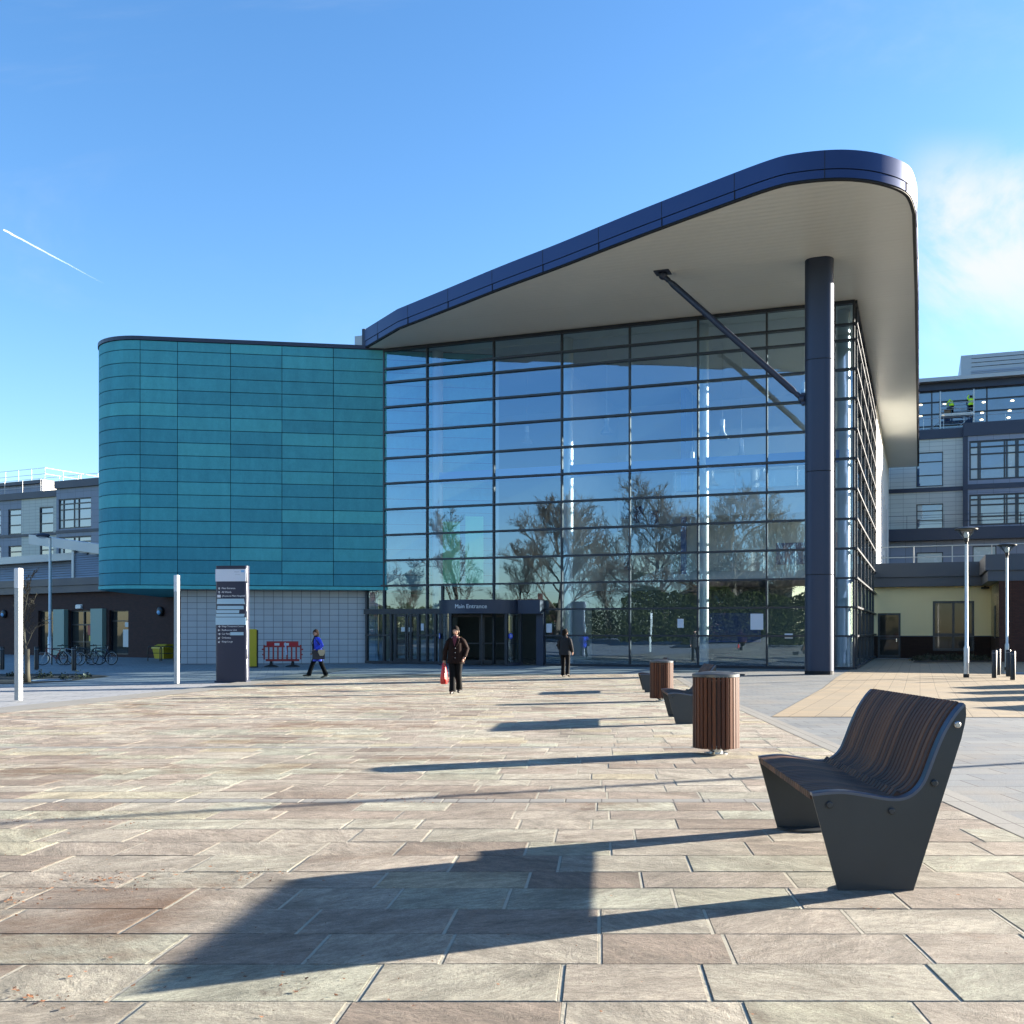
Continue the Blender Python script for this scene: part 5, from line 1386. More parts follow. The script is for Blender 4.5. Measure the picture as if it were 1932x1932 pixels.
# ================================================================== TREES AND THE VIEW BEHIND THE CAMERA (seen mirrored in the glass)
def grow(seed, H, spread, trunk_h, r0, limbs=11, lv2=7, lv3=6, lv4=4, up=.55, tmin=.006):
    r = random.Random(seed); T, C = MB(), MB()
    def br(mb, p, d, ln, rad, lvl, segs, sides, bend, lift):
        pts_, rs = [p], [rad]; q_ = Vector(p); dd = Vector(d)
        for k in range(segs):
            dd = (dd + Vector((r.gauss(0,bend), r.gauss(0,bend), r.gauss(0,bend) + lift))).normalized()
            q_ = q_ + dd*(ln/segs); pts_.append(q_.copy()); rs.append(max(rad*(1 - (k+1)/segs*.75), tmin))
        mb.tube(pts_, rs, sides, cap=False); return pts_, dd
    tp_, td = br(T, Vector((0,0,-.1)), Vector((0,0,1)), H*.72, r0, 0, 8, 10, .05, .05)
    for i in range(limbs):
        t = trunk_h/H + (.98 - trunk_h/H)*(i/(limbs-1))
        k = min(int(t/1.0*8), 7); base = tp_[k].lerp(tp_[k+1], t*8 - k) if k < 8 else tp_[-1]
        az = i*2.4 + r.uniform(-.4,.4); el = up + .5*t + r.uniform(-.15,.15)
        d1 = Vector((math.cos(az)*math.cos(el), math.sin(az)*math.cos(el), math.sin(el)))
        l1 = spread*(1.15 - .55*t)*r.uniform(.8,1.15)
        p1, _ = br(C, base, d1, l1, r0*.42*(1.1-.6*t), 1, 6, 6, .13, .06)
        for j in range(lv2):
            f_ = .25 + .75*(j+.5)/lv2; kk = min(int(f_*6), 5); b1 = p1[kk].lerp(p1[kk+1], f_*6-kk)
            d2 = (p1[kk+1]-p1[kk]).normalized(); d2 = (d2 + Vector((r.gauss(0,.6), r.gauss(0,.6), r.gauss(.15,.45)))).normalized()
            l2 = l1*(.62 - .32*f_)*r.uniform(.7,1.2); p2, _ = br(C, b1, d2, l2, r0*.14, 2, 4, 4, .16, .08)
            for m_ in range(lv3):
                f2 = .25 + .75*(m_+.5)/lv3; k2 = min(int(f2*4), 3); b2 = p2[k2].lerp(p2[k2+1], f2*4-k2)
                d3 = ((p2[k2+1]-p2[k2]).normalized() + Vector((r.gauss(0,.6), r.gauss(0,.6), r.gauss(.2,.5)))).normalized()
                l3 = l2*.5*r.uniform(.6,1.2); p3, _ = br(C, b2, d3, l3, r0*.05, 3, 3, 3, .2, .08)
                for n_ in range(lv4):
                    k3 = r.randint(0,2); b3 = p3[k3].lerp(p3[k3+1], r.random())
                    d4 = ((p3[k3+1]-p3[k3]).normalized() + Vector((r.gauss(0,.6), r.gauss(0,.6), r.gauss(.2,.5)))).normalized()
                    br(C, b3, d4, l3*.6*r.uniform(.6,1.3), r0*.025, 4, 2, 3, .2, .08)
    return T, C
def mirror(v):
    n = -W; d_ = (v - Vector((P0.x, P0.y, v.z))).dot(n); return v - n*(2*d_)
def mirrored(x, D): 
    v = mirror(Vector(((x - CX)/F*D, D, 0))); return Vector((v.x, v.y, 0))
protos = []
for sd, args in ((1, (16.0, 8.2, 2.6, .34, 14, 9, 7, 5, .38, .022)), (2, (15.5, 7.2, 3.0, .30, 14, 9, 7, 5, .55, .022)), (3, (13.0, 4.4, 3.0, .20, 12, 8, 6, 4, .7, .018))):
    T, C = grow(sd, *args)
    protos.append((T, C, args[0]))
trees = [(1050, 104, 1, 0, 1.02, 'widest bare tree, standing alone on the lawn behind the plaza'), (1250, 100, 0, 1.2, 1.0, 'bare tree with upright limbs above the near end of the ivy hedge'), (1385, 97, 0, 3.9, .98, 'bare spreading tree above the ivy hedge, in front of the hipped house'), (868, 118, 2, 2, 1.3, 'slim bare tree beyond the lawn'), (765, 122, 2, 5, .9, 'small bare tree far beyond the lawn'), (985, 122, 2, 0.7, 1.0, 'bare tree behind the wide one'), (1480, 108, 1, 4.4, .92, 'bare tree beside the yellow gabled house'), (1150, 128, 2, 1.9, 1.1, 'thin bare tree between two big ones'), (690, 116, 1, 2.2, .85, 'bare tree at the end of the lawn'), (1320, 120, 1, .4, 1.0, 'bare tree behind the hipped house')]
tb = {}
for x, D, kind, rz, sc, lab in trees:
    p = mirrored(x, D)
    if kind not in tb:
        o = thing('bare_tree', lab, 'tree', group='bare winter trees beyond the plaza')
        protos[kind][0].build('trunk', M_['bark'], o, smooth=True, fix=False); protos[kind][1].build('crown', M_['twig'], o, fix=False); tb[kind] = o
    else: o = copy_tree(tb[kind]); o['label'] = lab
    o.location = (p.x, p.y, .75); o.rotation_euler = (0, 0, rz); o.scale = (sc, sc, sc)
# ivy clad hedge
def hedge_run(name, lab, x0, x1, D, z0, z1, n, seed, dep=1.6):
    a, b_ = mirrored(x0, D), mirrored(x1, D)
    d_ = (b_ - a); ln = d_.length; rz = math.atan2(d_.y, d_.x)
    o = thing(name, lab, 'hedge', (a.x, a.y, .7), rz)
    def fn(r):
        u = r.uniform(0, ln); top = z1*(.80 + .25*mnoise.noise(Vector((u*.22, seed, 0))) + .12*mnoise.noise(Vector((u*.9, seed, 3))))
        z = r.uniform(z0, top); return Vector((u, r.choice((-1,1))*dep*.5 + r.gauss(0,.25) if r.random() < .8 else r.uniform(-dep/2, dep/2), z))
    leaf_mass('foliage', fn, n*2, .22, M_['leafdark'], o, seed)
    m = MB(); k = .5
    while k < ln: m.tube([(k, 0, 0), (k + .2, .1, z1*.7)], .09, 6); k += 2.2
    m.build('stem', M_['bark'], o)
    return o
hedge_run('ivy_hedge', 'tall ivy clad hedge along the far side of the plaza', 1170, 1560, 88, .0, 5.6, 16000, 5)
hedge_run('clipped_hedge', 'lower dark hedge beyond the lawn', 640, 1175, 105, .0, 4.4, 11000, 6)
hedge_run('evergreen_hedge', 'dark evergreen screen behind the bare trees', 600, 1700, 135, .0, 4.6, 9000, 8, 3.0)
# houses beyond
def house(label, x0, x1, D, h, roof, wmat, depth=9):
    a, b_ = mirrored(x0, D), mirrored(x1, D); d_ = b_ - a; ln = d_.length; rz = math.atan2(d_.y, d_.x)
    n = Vector((-math.sin(rz), math.cos(rz), 0)); toward = (Vector((0, 20, 0)) - (a + b_)/2)
    if n.dot(toward) > 0: a, b_ = b_, a; rz += math.pi
    o = thing('brick_house', label, 'house', (a.x, a.y, .7), rz)
    ops = []; k = 1.2
    while k + 1.6 < ln: ops.append((k, k + 1.4, 1.0, 2.3)); k += 3.4
    ops2 = [(p_[0], p_[1], 3.6, 4.8) for p_ in ops] if h > 5 else []
    m = MB(); wall_open(m, 0, ln, 0, h, ops + ops2)
    for c_ in (0, ln): m.quad((c_, 0, 0), (c_, depth, 0), (c_, depth, h), (c_, 0, h))
    m.quad((0, depth, 0), (ln, depth, 0), (ln, depth, h), (0, depth, h)); m.build('wall', M_[wmat], o, fix=False)
    for q_ in ops + ops2: window(o, *q_, cols=(.5,), rows=(.6,), mat='whitemetal')
    m = MB(); e = .5
    m.loft([[Vector((-e, -e, h)), Vector((ln+e, -e, h)), Vector((ln+e, depth+e, h)), Vector((-e, depth+e, h))], [Vector((depth*.4, depth/2-.1, h+roof)), Vector((ln-depth*.4, depth/2-.1, h+roof)), Vector((ln-depth*.4, depth/2+.1, h+roof)), Vector((depth*.4, depth/2+.1, h+roof))]])
    rf_ = m.build('roof', M_['rooftile'], o)
    m = MB(); m.box(ln*.3, ln*.3+.9, depth/2-.3, depth/2+.3, h+roof-.6, h+roof+1.0); m.build('chimney', M_['brickred'], rf_)
house('brown brick house with hipped roof behind the ivy hedge', 1310, 1500, 112, 5.4, 2.6, 'brickred')
house('yellow rendered house with tiled roof at the end of the hedge', 1498, 1640, 104, 6.4, 2.8, 'yellowrender')
house('low brick house beyond the dark hedge', 640, 720, 165, 4.0, 2.6, 'brickred')
house('brick house behind the lawn trees', 930, 1060, 170, 4.0, 2.6, 'brickred')
# young tree in its planting place on the left
T, C = grow(12, 4.4, 1.0, 1.7, .045, 9, 5, 4, 2, 1.0)
p = gp(51.5, 30.6); yt = thing('young_tree', 'bare young street tree beside the white light column', 'tree', p)
T.build('trunk', M_['bark'], yt, smooth=True, fix=False); C.build('crown', M_['twig'], yt, fix=False)
m = MB(); m.tube([(0,0,0), (0,0,.3), (.01,0,1.05)], [.10, .075, .06], 10); m.build('trunk_guard', M_['timber'], yt, smooth=True)
# parked cars beyond the paving on the right; their shadows reach into view
M_['carpaint'] = pbr('silver_car_paint', (.30, .32, .35), .3, .5, var=.04)
M_['carpaintb'] = pbr('dark_blue_car_paint', (.03, .05, .12), .3, .4, var=.04)
def make_car(label, mat):
    root = thing('parked_car', label, 'car', group='cars parked right of the paving')
    m = MB(); sec = [(-2.1,.35,.55,.78),(-2.0,.25,.72,.84),(-1.2,.22,.90,.88),(.0,.2,.95,.90),(1.3,.22,.95,.88),(1.95,.3,.90,.82),(2.08,.4,.75,.76)]
    m.loft([[V3(x, -w_, zl), V3(x, -w_, zh - .1), V3(x, -w_*.9, zh), V3(x, w_*.9, zh), V3(x, w_, zh - .1), V3(x, w_, zl)] for x, zl, zh, w_ in sec]); body_ = m.build('body', M_[mat], root, smooth=35)
    m = MB(); m.loft([[V3(-1.15,-.8,.9), V3(-1.15,.8,.9), V3(1.85,.8,.93), V3(1.85,-.8,.93)], [V3(-.45,-.62,1.42), V3(-.45,.62,1.42), V3(1.35,.62,1.44), V3(1.35,-.62,1.44)]]); m.build('window', M_['winglass'], root)
    m = MB(); m.loft([[V3(-.5,-.64,1.42), V3(-.5,.64,1.42), V3(1.4,.64,1.44), V3(1.4,-.64,1.44)], [V3(-.3,-.55,1.49), V3(-.3,.55,1.49), V3(1.2,.55,1.5), V3(1.2,-.55,1.5)]]); m.build('roof', M_[mat], root, smooth=35)
    for x in (-1.35, 1.3):
        for s_ in (-1, 1):
            m = MB(); m.tube([(x, s_*.72, .31), (x, s_*.89, .31)], .31, 20); w_ = m.build('wheel', M_['rubber'], root, smooth=40)
            m = MB(); m.tube([(x, s_*.80, .31), (x, s_*.90, .31)], .19, 14); m.build('rim', M_['galv'], w_, smooth=40)
    for s_ in (-1, 1):
        m = MB(); m.ball((-2.02, s_*.6, .66), .1, .16, .09, 10, 6); m.build('headlight', M_['opal'], root, smooth=True)
    return root
def V3(*a): return Vector(a)
for k, (Y, mat, lab) in enumerate(((29.8, 'carpaint', 'silver car parked farthest along the paving'), (26.7, 'carpaintb', 'dark blue car parked between two silver cars'), (23.6, 'carpaint', 'silver car parked between two dark blue cars'), (20.5, 'carpaintb', 'dark blue car parked nearest along the paving'))):
    o = make_car(lab, mat); o.location = ((16.2, 14.9, 13.7, 13.2)[k], Y, zg(Y)); o.rotation_euler = (0, 0, R(20))
c = copy_tree(lamp); c['label'] = 'steel lamp post with flared lantern standing right of the grey flags near the parked cars'; settle(c, 13.0, 13.4)
# ================================================================== PEOPLE
def skin_body(name, J, edges, mat, parent, root='pelvis', extra=None):
    names = list(J); me = bpy.data.meshes.new(name)
    me.from_pydata([J[n][0] for n in names], [(names.index(a), names.index(b_)) for a, b_ in edges], [])
    o = bpy.data.objects.new(name, me); COL.objects.link(o)
    md = o.modifiers.new('skin', 'SKIN'); md.use_smooth_shade = True
    sd = o.modifiers.new('sub', 'SUBSURF'); sd.levels = 1; sd.render_levels = 1
    for i, n in enumerate(names):
        r_ = J[n][1]; me.skin_vertices[0].data[i].radius = r_ if isinstance(r_, tuple) else (r_, r_)
        me.skin_vertices[0].data[i].use_root = (n == root)
    dg = bpy.context.evaluated_depsgraph_get(); dg.update()
    nm = bpy.data.meshes.new_from_object(o.evaluated_get(dg))
    bpy.data.objects.remove(o)
    if extra is not None:
        bm = bmesh.new(); bm.from_mesh(nm)
        vs = [bm.verts.new(v) for v in extra.v]
        for f in extra.f:
            try: bm.faces.new([vs[i] for i in f]).smooth = True
            except ValueError: pass
        bmesh.ops.recalc_face_normals(bm, faces=bm.faces); bm.to_mesh(nm); bm.free()
    nm.materials.clear(); nm.materials.append(mat)
    o = bpy.data.objects.new(name, nm); COL.objects.link(o); o.parent = parent
    return o
M_['skin'] = pbr('skin', (.50, .29, .21), .5, var=.08, vscale=8)
M_['eye'] = pbr('dark_eye', (.02, .015, .012), .3, var=.05)
M_['hairblack'] = pbr('dark_hair', (.014, .010, .008), .9, spec=.15, var=.3, vscale=30)
M_['hairbrown'] = pbr('brown_hair', (.045, .022, .015), .9, spec=.15, var=.3, vscale=30)
M_['coatbrown'] = pbr('dark_brown_coat', (.020, .010, .008), .8, spec=.12, var=.25, vscale=6, bump=.15)
M_['coatblue'] = pbr('royal_blue_coat', (.018, .06, .70), .65, var=.25, vscale=6, bump=.2)
M_['coatgrey'] = pbr('dark_grey_jacket', (.030, .030, .032), .8, spec=.12, var=.2, vscale=6, bump=.2)
M_['trousers'] = pbr('black_trousers', (.006, .006, .007), .8, spec=.12, var=.2, vscale=6)
M_['shoe'] = pbr('dark_shoe', (.02, .016, .014), .4, var=.2)
M_['boot'] = pbr('tan_boot', (.13, .10, .055), .6, var=.2)
M_['maroon'] = pbr('maroon_jumper', (.12, .01, .025), .7, var=.2, vscale=10)
M_['scarf'] = pbr('black_scarf', (.008, .008, .010), .85, var=.2)
M_['beige'] = pbr('beige_bag_flap', (.42, .38, .26), .6, var=.2, vscale=8)
M_['bagdark'] = pbr('dark_navy_bag', (.010, .012, .022), .6, var=.2)
M_['redbag'] = pbr('red_carrier_bag', (.75, .045, .04), .3, var=.25, vscale=14, bump=.3, bscale=20)
M_['hivis'] = pbr('fluorescent_yellow_jacket', (.62, 1.0, .02), .6, var=.12, vscale=6, alb=1.0)
M_['hivisband'] = pbr('silver_reflective_band', (.45, .50, .42), .4, var=.1)
def V(*a): return Vector(a)
def person(label, loc, rz, scale, pose, cl):
    """faces -y; pose overrides the joints of a relaxed stand"""
    root = thing('person', label, 'person', loc, rz); root.scale = (scale,)*3
    J = dict(pelvis=V(0,0,.93), waist=V(0,0,1.06), chest=V(0,.0,1.26), neck=V(0,.01,1.43), head=V(0,-.01,1.57),
             shL=V(.158,.0,1.35), elL=V(.225,.02,1.08), wrL=V(.245,-.05,.86), shR=V(-.158,0,1.35), elR=V(-.225,.02,1.08), wrR=V(-.25,-.05,.86),
             hipL=V(.09,0,.90), knL=V(.10,-.02,.49), anL=V(.10,.02,.085), hipR=V(-.09,0,.90), knR=V(-.10,-.02,.49), anR=V(-.10,.02,.085),
             toL=V(.115,-.13,.035), toR=V(-.115,-.13,.035))
    J.update(pose)
    rad = dict(pelvis=.125, waist=.105, chest=.125, neck=.05, shL=.058, shR=.058, elL=.042, elR=.042, wrL=.028, wrR=.028, hipL=.085, hipR=.085, knL=.055, knR=.055, anL=.036, anR=.036, toL=.028, toR=.028)
    JB = {n: (J[n], rad[n]) for n in rad}
    JB['skull'] = (J['neck'].lerp(J['head'], .55), .052)
    ed = [('pelvis','waist'),('waist','chest'),('chest','neck'),('neck','skull')]
    for s_ in 'LR': ed += [('chest','sh'+s_),('sh'+s_,'el'+s_),('el'+s_,'wr'+s_),('pelvis','hip'+s_),('hip'+s_,'kn'+s_),('kn'+s_,'an'+s_),('an'+s_,'to'+s_)]
    ex = MB()
    hc, hr = J['head'], cl.get('head_rot', 0.0)
    HM = Matrix.Translation(hc) @ Matrix.Rotation(hr, 4, 'Z') @ Matrix.Rotation(cl.get('head_nod', 0.0), 4, 'X')
    def warp(p):
        q_ = Vector(p)
        if q_.z < 0: q_.x *= 1 + q_.z*.30; q_.y *= 1 + q_.z*.10; 
        if q_.y < 0: q_.y *= .94
        return q_
    t = MB(); t.ball((0,0,0), .078, .098, .115, 18, 14, warp)
    t.ball((0, -.098, -.018), .013, .020, .022, 8, 6); t.ball((0, -.088, -.060), .026, .010, .008, 8, 5)
    for s_ in (-1, 1): t.ball((s_*.077, .005, -.015), .010, .022, .030, 8, 6)
    for p_ in t.v: ex.v.append(tuple(HM @ Vector(p_)))
    ex.f += t.f
    for s_, sg in (('L', 1), ('R', -1)):
        wr, el = J['wr'+s_], J['el'+s_]; d_ = (wr - el).normalized()
        palm = wr + d_*.055; side = Vector((1,0,0)) if abs(d_.x) < .8 else Vector((0,0,1))
        fw = d_.cross(side).normalized(); side = fw.cross(d_).normalized()
        ex.tube([wr - d_*.02, wr + d_*.03, palm + d_*.04], [.026, .036, .034], 10, ell=.5, up=fw)
        for k, ln in enumerate((.062, .075, .078, .068)):
            b0 = palm + d_*.035 + fw*((k - 1.5)*.019)
            ex.tube([b0, b0 + d_*ln*.5 + side*(-sg)*.008, b0 + d_*ln*.85 + side*(-sg)*.028], [.0095, .009, .007], 6)
        b0 = wr + d_*.02 - fw*.028; ex.tube([b0, b0 + d_*.035 - fw*.02, b0 + d_*.065 - fw*.018], [.012, .011, .008], 6)
    body = skin_body('body', JB, ed, M_['skin'], root, extra=ex)
    m = MB()
    for s_ in (-1, 1): c = HM @ Vector((s_*.030, -.088, .008)); m.ball(c, .010, .008, .007, 8, 5)
    m.build('eye', M_['eye'], root, smooth=True)
    # hair
    hs = cl['hair_style']; t = MB()
    def hw(p):
        q_ = Vector(p)
        return q_
    n_, m__ = 20, 10; rings = []
    for i in range(m__ + 1):
        ph = math.pi*.5*(1 - i/m__); rg = []
        for k in range(n_):
            a = 2*math.pi*k/n_; front = max(0, -math.sin(a))
            lo = -hs['len']*(1 - front**.6*1.0) + .068*front
            zz = math.sin(ph)*.128*hs.get('top', 1) if i < m__ else 0
            q_ = math.cos(ph)
            if i >= m__ - 3: zz = zz + lo*(i - (m__ - 3))/3
            w_ = hs.get('wide', 1.0)
            rg.append(Vector((math.cos(a)*.088*max(q_, .03)*w_, math.sin(a)*.108*max(q_, .03)*w_ + .008, zz + .002)))
        rings.append(rg)
    t.loft(rings)
    if hs.get('pony'): t.tube([(0,.10,.03), (0,.16,-.03), (.0,.14,-.16)], [.045, .05, .02], 8)
    t.v = [tuple(Vector(p_)*(1 + .07*mnoise.noise(Vector(p_)*38 + Vector((len(label), 0, 0))))) for p_ in t.v]
    m = MB(); m.v = [tuple(HM @ Vector(p_)) for p_ in t.v]; m.f, m.t = t.f, t.t
    m.build('hair', cl['hair'], root, smooth=True)
    # trousers
    m = MB(); fl = cl.get('flare', 1.0)
    up_ = J['hipR'] - J['hipL']
    m.loft([[J['pelvis'] + V(0,0,dz) + V(math.cos(2*math.pi*k/16)*rx_, math.sin(2*math.pi*k/16)*ry_, 0) for k in range(16)] for dz, rx_, ry_ in ((-.16,.155,.115), (-.06,.185,.135), (.04,.178,.13), (.12,.16,.12))])
    for s_ in 'LR':
        h_, k_2, a_ = J['hip'+s_], J['kn'+s_], J['an'+s_]
        m.tube([h_ + V(0,0,.03), h_.lerp(k_2, .35), k_2, k_2.lerp(a_, .5), a_ + V(0,0,-.02)], [.105, .096, .070*fl, .066*fl, .076*fl], 14)
    m.build('trousers', cl['trousers'], root, smooth=60)
    for s_ in 'LR':
        a_, t_ = J['an'+s_], J['to'+s_]; d_ = (t_ - a_); d_.z = 0; d_.normalize()
        heel = a_ - d_*.05; heel.z = min(a_.z - .05, t_.z + .06) if cl.get('heel') else t_.z + max(0, a_.z - .085)
        m = MB(); m.tube([heel, a_ + V(0,0,-.035), a_.lerp(t_, .55), t_, t_ + d_*.05], [.032, .044, .042, .040, .018], 12, ell=.8)
        m.tube([a_ + V(0,0,.02), a_ + V(0,0,-.04)], [.042, .040], 10)
        m.build('shoe', cl['shoe'], root, smooth=60)
    # coat
    m = MB(); hem = cl['hem']; fx_ = cl.get('full', 1.0)
    pts_ = [J['pelvis'] + V(0,0,hem - .93), J['pelvis'].lerp(J['pelvis'] + V(0,0,hem-.93), .4), J['waist'], J['chest'], J['chest'].lerp(J['neck'], .55), J['chest'].lerp(J['neck'], .85), J['neck'] + V(0,0,.02)]
    rx_ = [.205*fx_, .20*fx_, .175*fx_, .185, .155, .095, .066]; ry_ = [.165*fx_, .155*fx_, .14*fx_, .145, .12, .085, .066]
    sh = (J['shL'] - J['shR']); sa = math.atan2(sh.y, sh.x); cl_, sl__ = math.cos(sa), math.sin(sa)
    def el_(p_, a, b_, k, n=20):
        c_, s_ = math.cos(2*math.pi*k/n)*a, math.sin(2*math.pi*k/n)*b_
        wv = 1 + .025*math.sin(k*2.2 + p_.z*20); return p_ + V(c_*cl_ - s_*sl__, c_*sl__ + s_*cl_, 0)*wv
    m.loft([[el_(p_, a, b_, k) for k in range(20)] for p_, a, b_ in zip(pts_, rx_, ry_)])
    for s_ in 'LR':
        a_, e_, w_ = J['sh'+s_], J['el'+s_], J['wr'+s_]
        m.tube([J['chest'].lerp(a_, .35) + V(0,0,.03), a_.lerp(J['chest'], .18) + V(0,0,.012), a_.lerp(e_, .22), a_.lerp(e_, .6), e_, e_.lerp(w_, .6), w_ + (w_-e_).normalized()*.01], [.06, .076, .076, .069, .062, .056, .052], 12)
    coat = m.build('coat', cl['coat'], root, smooth=60)
    return root, J, coat
# --- woman with the red bag, walking to the camera
wp_ = gp(860, 24.1)
woman, J, coat = person('person in a dark brown coat and black trousers walking with a red carrier bag', wp_, R(-4), 1.0,
    dict(elR=V(-.26,.0,1.10), wrR=V(-.285,-.02,.84), elL=V(.27,.05,1.12), wrL=V(.235,-.06,.93), knL=V(.075,-.05,.50), anL=V(.07,.08,.13), toL=V(.085,-.07,.05), knR=V(-.06,-.10,.49), anR=V(-.05,-.16,.085), toR=V(-.055,-.30,.035), hipL=V(.085,0,.90)),
    dict(hair=M_['hairblack'], hair_style=dict(len=.10, pony=True), trousers=M_['trousers'], shoe=M_['shoe'], coat=M_['coatbrown'], hem=.76, full=1.08, flare=1.12, head_nod=R(8)))
m = MB(); m.ext([(-.05,1.435), (.05,1.435), (.06,1.38), (.0,1.18), (-.06,1.40)], lambda q_: V(q_[0], -.118 - (1.45-q_[1])*.16, q_[1]), lambda q_: V(q_[0], -.07, q_[1])); m.tube([(0,.0,1.38), (0,-.005,1.452)], .064, 14); m.build('jumper', M_['maroon'], woman, smooth=40)
m = MB()
for z in (1.14, 1.03, .90): m.ball((.02, -.165, z), .012, .008, .012, 8, 5)
m.build('coat_button', M_['stainless'], coat)
m = MB()
for s_ in (-1, 1): m.ext([(s_*.05,1.42), (s_*.115,1.36), (s_*.09,1.24), (s_*.02,1.14)], lambda q_: V(q_[0], -.17 + (q_[1]-1.14)*.2, q_[1]), lambda q_: V(q_[0], -.13 + (q_[1]-1.14)*.2, q_[1]))
m.build('lapel', M_['coatbrown'], coat)
bagp = Vector(wp_) + Matrix.Rotation(R(-4), 3, 'Z') @ V(-.295, -.035, .76)
bag = thing('carrier_bag', 'red plastic carrier bag hanging from the hand of the person in the brown coat', 'bag', bagp, R(60))
m = MB(); m.loft([[V(math.cos(2*math.pi*k/14)*a*(1+.12*math.sin(3*k)), math.sin(2*math.pi*k/14)*b_*(1+.15*math.cos(2*k)), z) for k in range(14)] for z, a, b_ in ((-.52,.07,.05), (-.50,.11,.07), (-.40,.12,.08), (-.25,.10,.06), (-.12,.07,.04), (-.05,.045,.028))]); m.build('bag_body', M_['redbag'], bag, smooth=50)
m = MB(); 
for s_ in (-.02, .02): m.tube([(-.05, s_, -.07), (-.03, s_*.8, -.01), (0, s_*.4, .012), (.03, s_*.8, -.01), (.05, s_, -.07)], .010, 6)
m.build('handle', M_['redbag'], bag, smooth=50)
# --- person in the blue coat, walking left
bp_ = gp(600, 33.0)
blue, J, coat = person('person in a royal blue coat and black scarf striding past the white block wall', bp_, R(-62), .985,
    dict(chest=V(.01,-.03,1.27), neck=V(.01,-.05,1.43), head=V(.02,-.08,1.57), shL=V(.17,-.03,1.375), shR=V(-.16,.0,1.375), elL=V(.27,.09,1.14), wrL=V(.20,-.10,1.02), elR=V(-.24,.04,1.12), wrR=V(-.22,-.12,.93),
         hipL=V(.08,.0,.90), knL=V(.09,.10,.50), anL=V(.09,.26,.13), toL=V(.10,.12,.035), hipR=V(-.08,0,.90), knR=V(-.09,-.16,.51), anR=V(-.09,-.30,.13), toR=V(-.10,-.45,.10)),
    dict(hair=M_['hairbrown'], hair_style=dict(len=.075, wide=1.12, top=1.1), trousers=M_['trousers'], shoe=M_['boot'], coat=M_['coatblue'], hem=.60, full=1.06, flare=1.1, head_rot=R(42)))
m = MB(); m.tube([(.0,-.05,1.44), (.0,-.05,1.50)], .09, 14); m.tube([(.02,-.12,1.46), (.03,-.165,1.35), (.02,-.175,1.1), (-.02,-.18,.86)], [.045,.055,.06,.07], 8, ell=.4, up=(0,1,0)); m.build('scarf', M_['scarf'], blue, smooth=50)
sbp = Vector(bp_) + Matrix.Rotation(R(-62), 3, 'Z') @ V(.265, -.02, .66)
sb2 = thing('shoulder_bag', 'dark shoulder bag with beige flap at the side of the person in blue', 'bag', sbp, R(20))
m = MB(); m.bbox(-.22, .19, -.06, .06, 0, .30, .02); m.build('bag_body', M_['bagdark'], sb2)
m = MB(); m.ext([(-.03,.33), (.19,.33), (.20,.22), (.13,.12), (.02,.12), (-.04,.25)], lambda q_: V(q_[0], -.075, q_[1]), lambda q_: V(q_[0], -.058, q_[1])); m.build('flap', M_['beige'], sb2)
m = MB(); m.tube([(-.18, 0, .29), (-.24, .02, .55), (-.17, .02, .75), (-.02, .02, .55), (.16, 0, .29)], .012, 6); m.build('strap', M_['bagdark'], sb2, smooth=50)
# --- person walking away, grey jacket
ap_ = gp(1066, 33.9)
away, J, coat = person('person seen from behind in a dark grey jacket walking towards the doors', ap_, R(160), 1.0,
    dict(elL=V(.26,.0,1.11), wrL=V(.23,-.12,.93), elR=V(-.25,.04,1.11), wrR=V(-.24,-.10,.90), knL=V(.10,-.08,.50), anL=V(.10,-.06,.085), toL=V(.12,-.20,.035), knR=V(-.12,.02,.50), anR=V(-.15,.14,.14), toR=V(-.16,.02,.045)),
    dict(hair=M_['hairblack'], hair_style=dict(len=.10, wide=1.12), trousers=M_['trousers'], shoe=M_['shoe'], coat=M_['coatgrey'], hem=.78, full=1.10, flare=1.08, head_rot=R(-35)))
m = MB(); m.tube([(0,.0,1.42), (0,.0,1.48)], .075, 14); m.build('collar', M_['coatgrey'], away, smooth=50)
# --- two workers on the scaffold
for k, (u_off, w_off, rz, pose, lab, nod) in enumerate(((.95, 1.15, 200, dict(waist=V(0,-.02,1.05), chest=V(0,-.16,1.22), neck=V(0,-.30,1.32), head=V(0,-.40,1.40), shL=V(.17,-.24,1.30), shR=V(-.17,-.24,1.30), elL=V(.22,-.42,1.12), wrL=V(.18,-.60,1.02), elR=V(-.22,-.42,1.12), wrR=V(-.18,-.60,1.02)), 'worker in a fluorescent jacket bending forward beside the tool crate on the scaffold', 25),
                                         (2.55, 1.35, 172, dict(elL=V(.27,-.16,1.55), wrL=V(.20,-.32,1.78), elR=V(-.27,-.16,1.52), wrR=V(-.20,-.34,1.74)), 'worker in a fluorescent jacket and dark helmet reaching up from the scaffold', -10))):
    loc = to_world(sx0 + u_off, w_off, ZT - .2 + ZPF - .01, BO, ANG)
    w_, J, coat = person(lab, loc, ANG + R(rz), 1.02, pose, dict(hair=M_['hairblack'] if k else M_['hivis'], hair_style=dict(len=.06, wide=1.1, top=1.1), trousers=M_['trousers'], shoe=M_['shoe'], coat=M_['hivis'], hem=.86, full=1.1, head_nod=R(nod)))
    w_['group'] = 'workers on the scaffold'
    m = MB()
    for f_ in (.15, .75):
        c = J['waist'].lerp(J['chest'], f_); n_ = 20
        m.loft([[c + V(math.cos(2*math.pi*j/n_)*.212, math.sin(2*math.pi*j/n_)*.168, dz) for j in range(n_)] for dz in (-.03, .03)], cap=False)
    m.build('reflective_band', M_['hivisband'], coat)
    if k:
        m = MB(); m.ball(J['head'] + V(0,.005,.05), .105, .125, .10, 14, 8); m.build('helmet', M_['rubber'], w_, smooth=True)

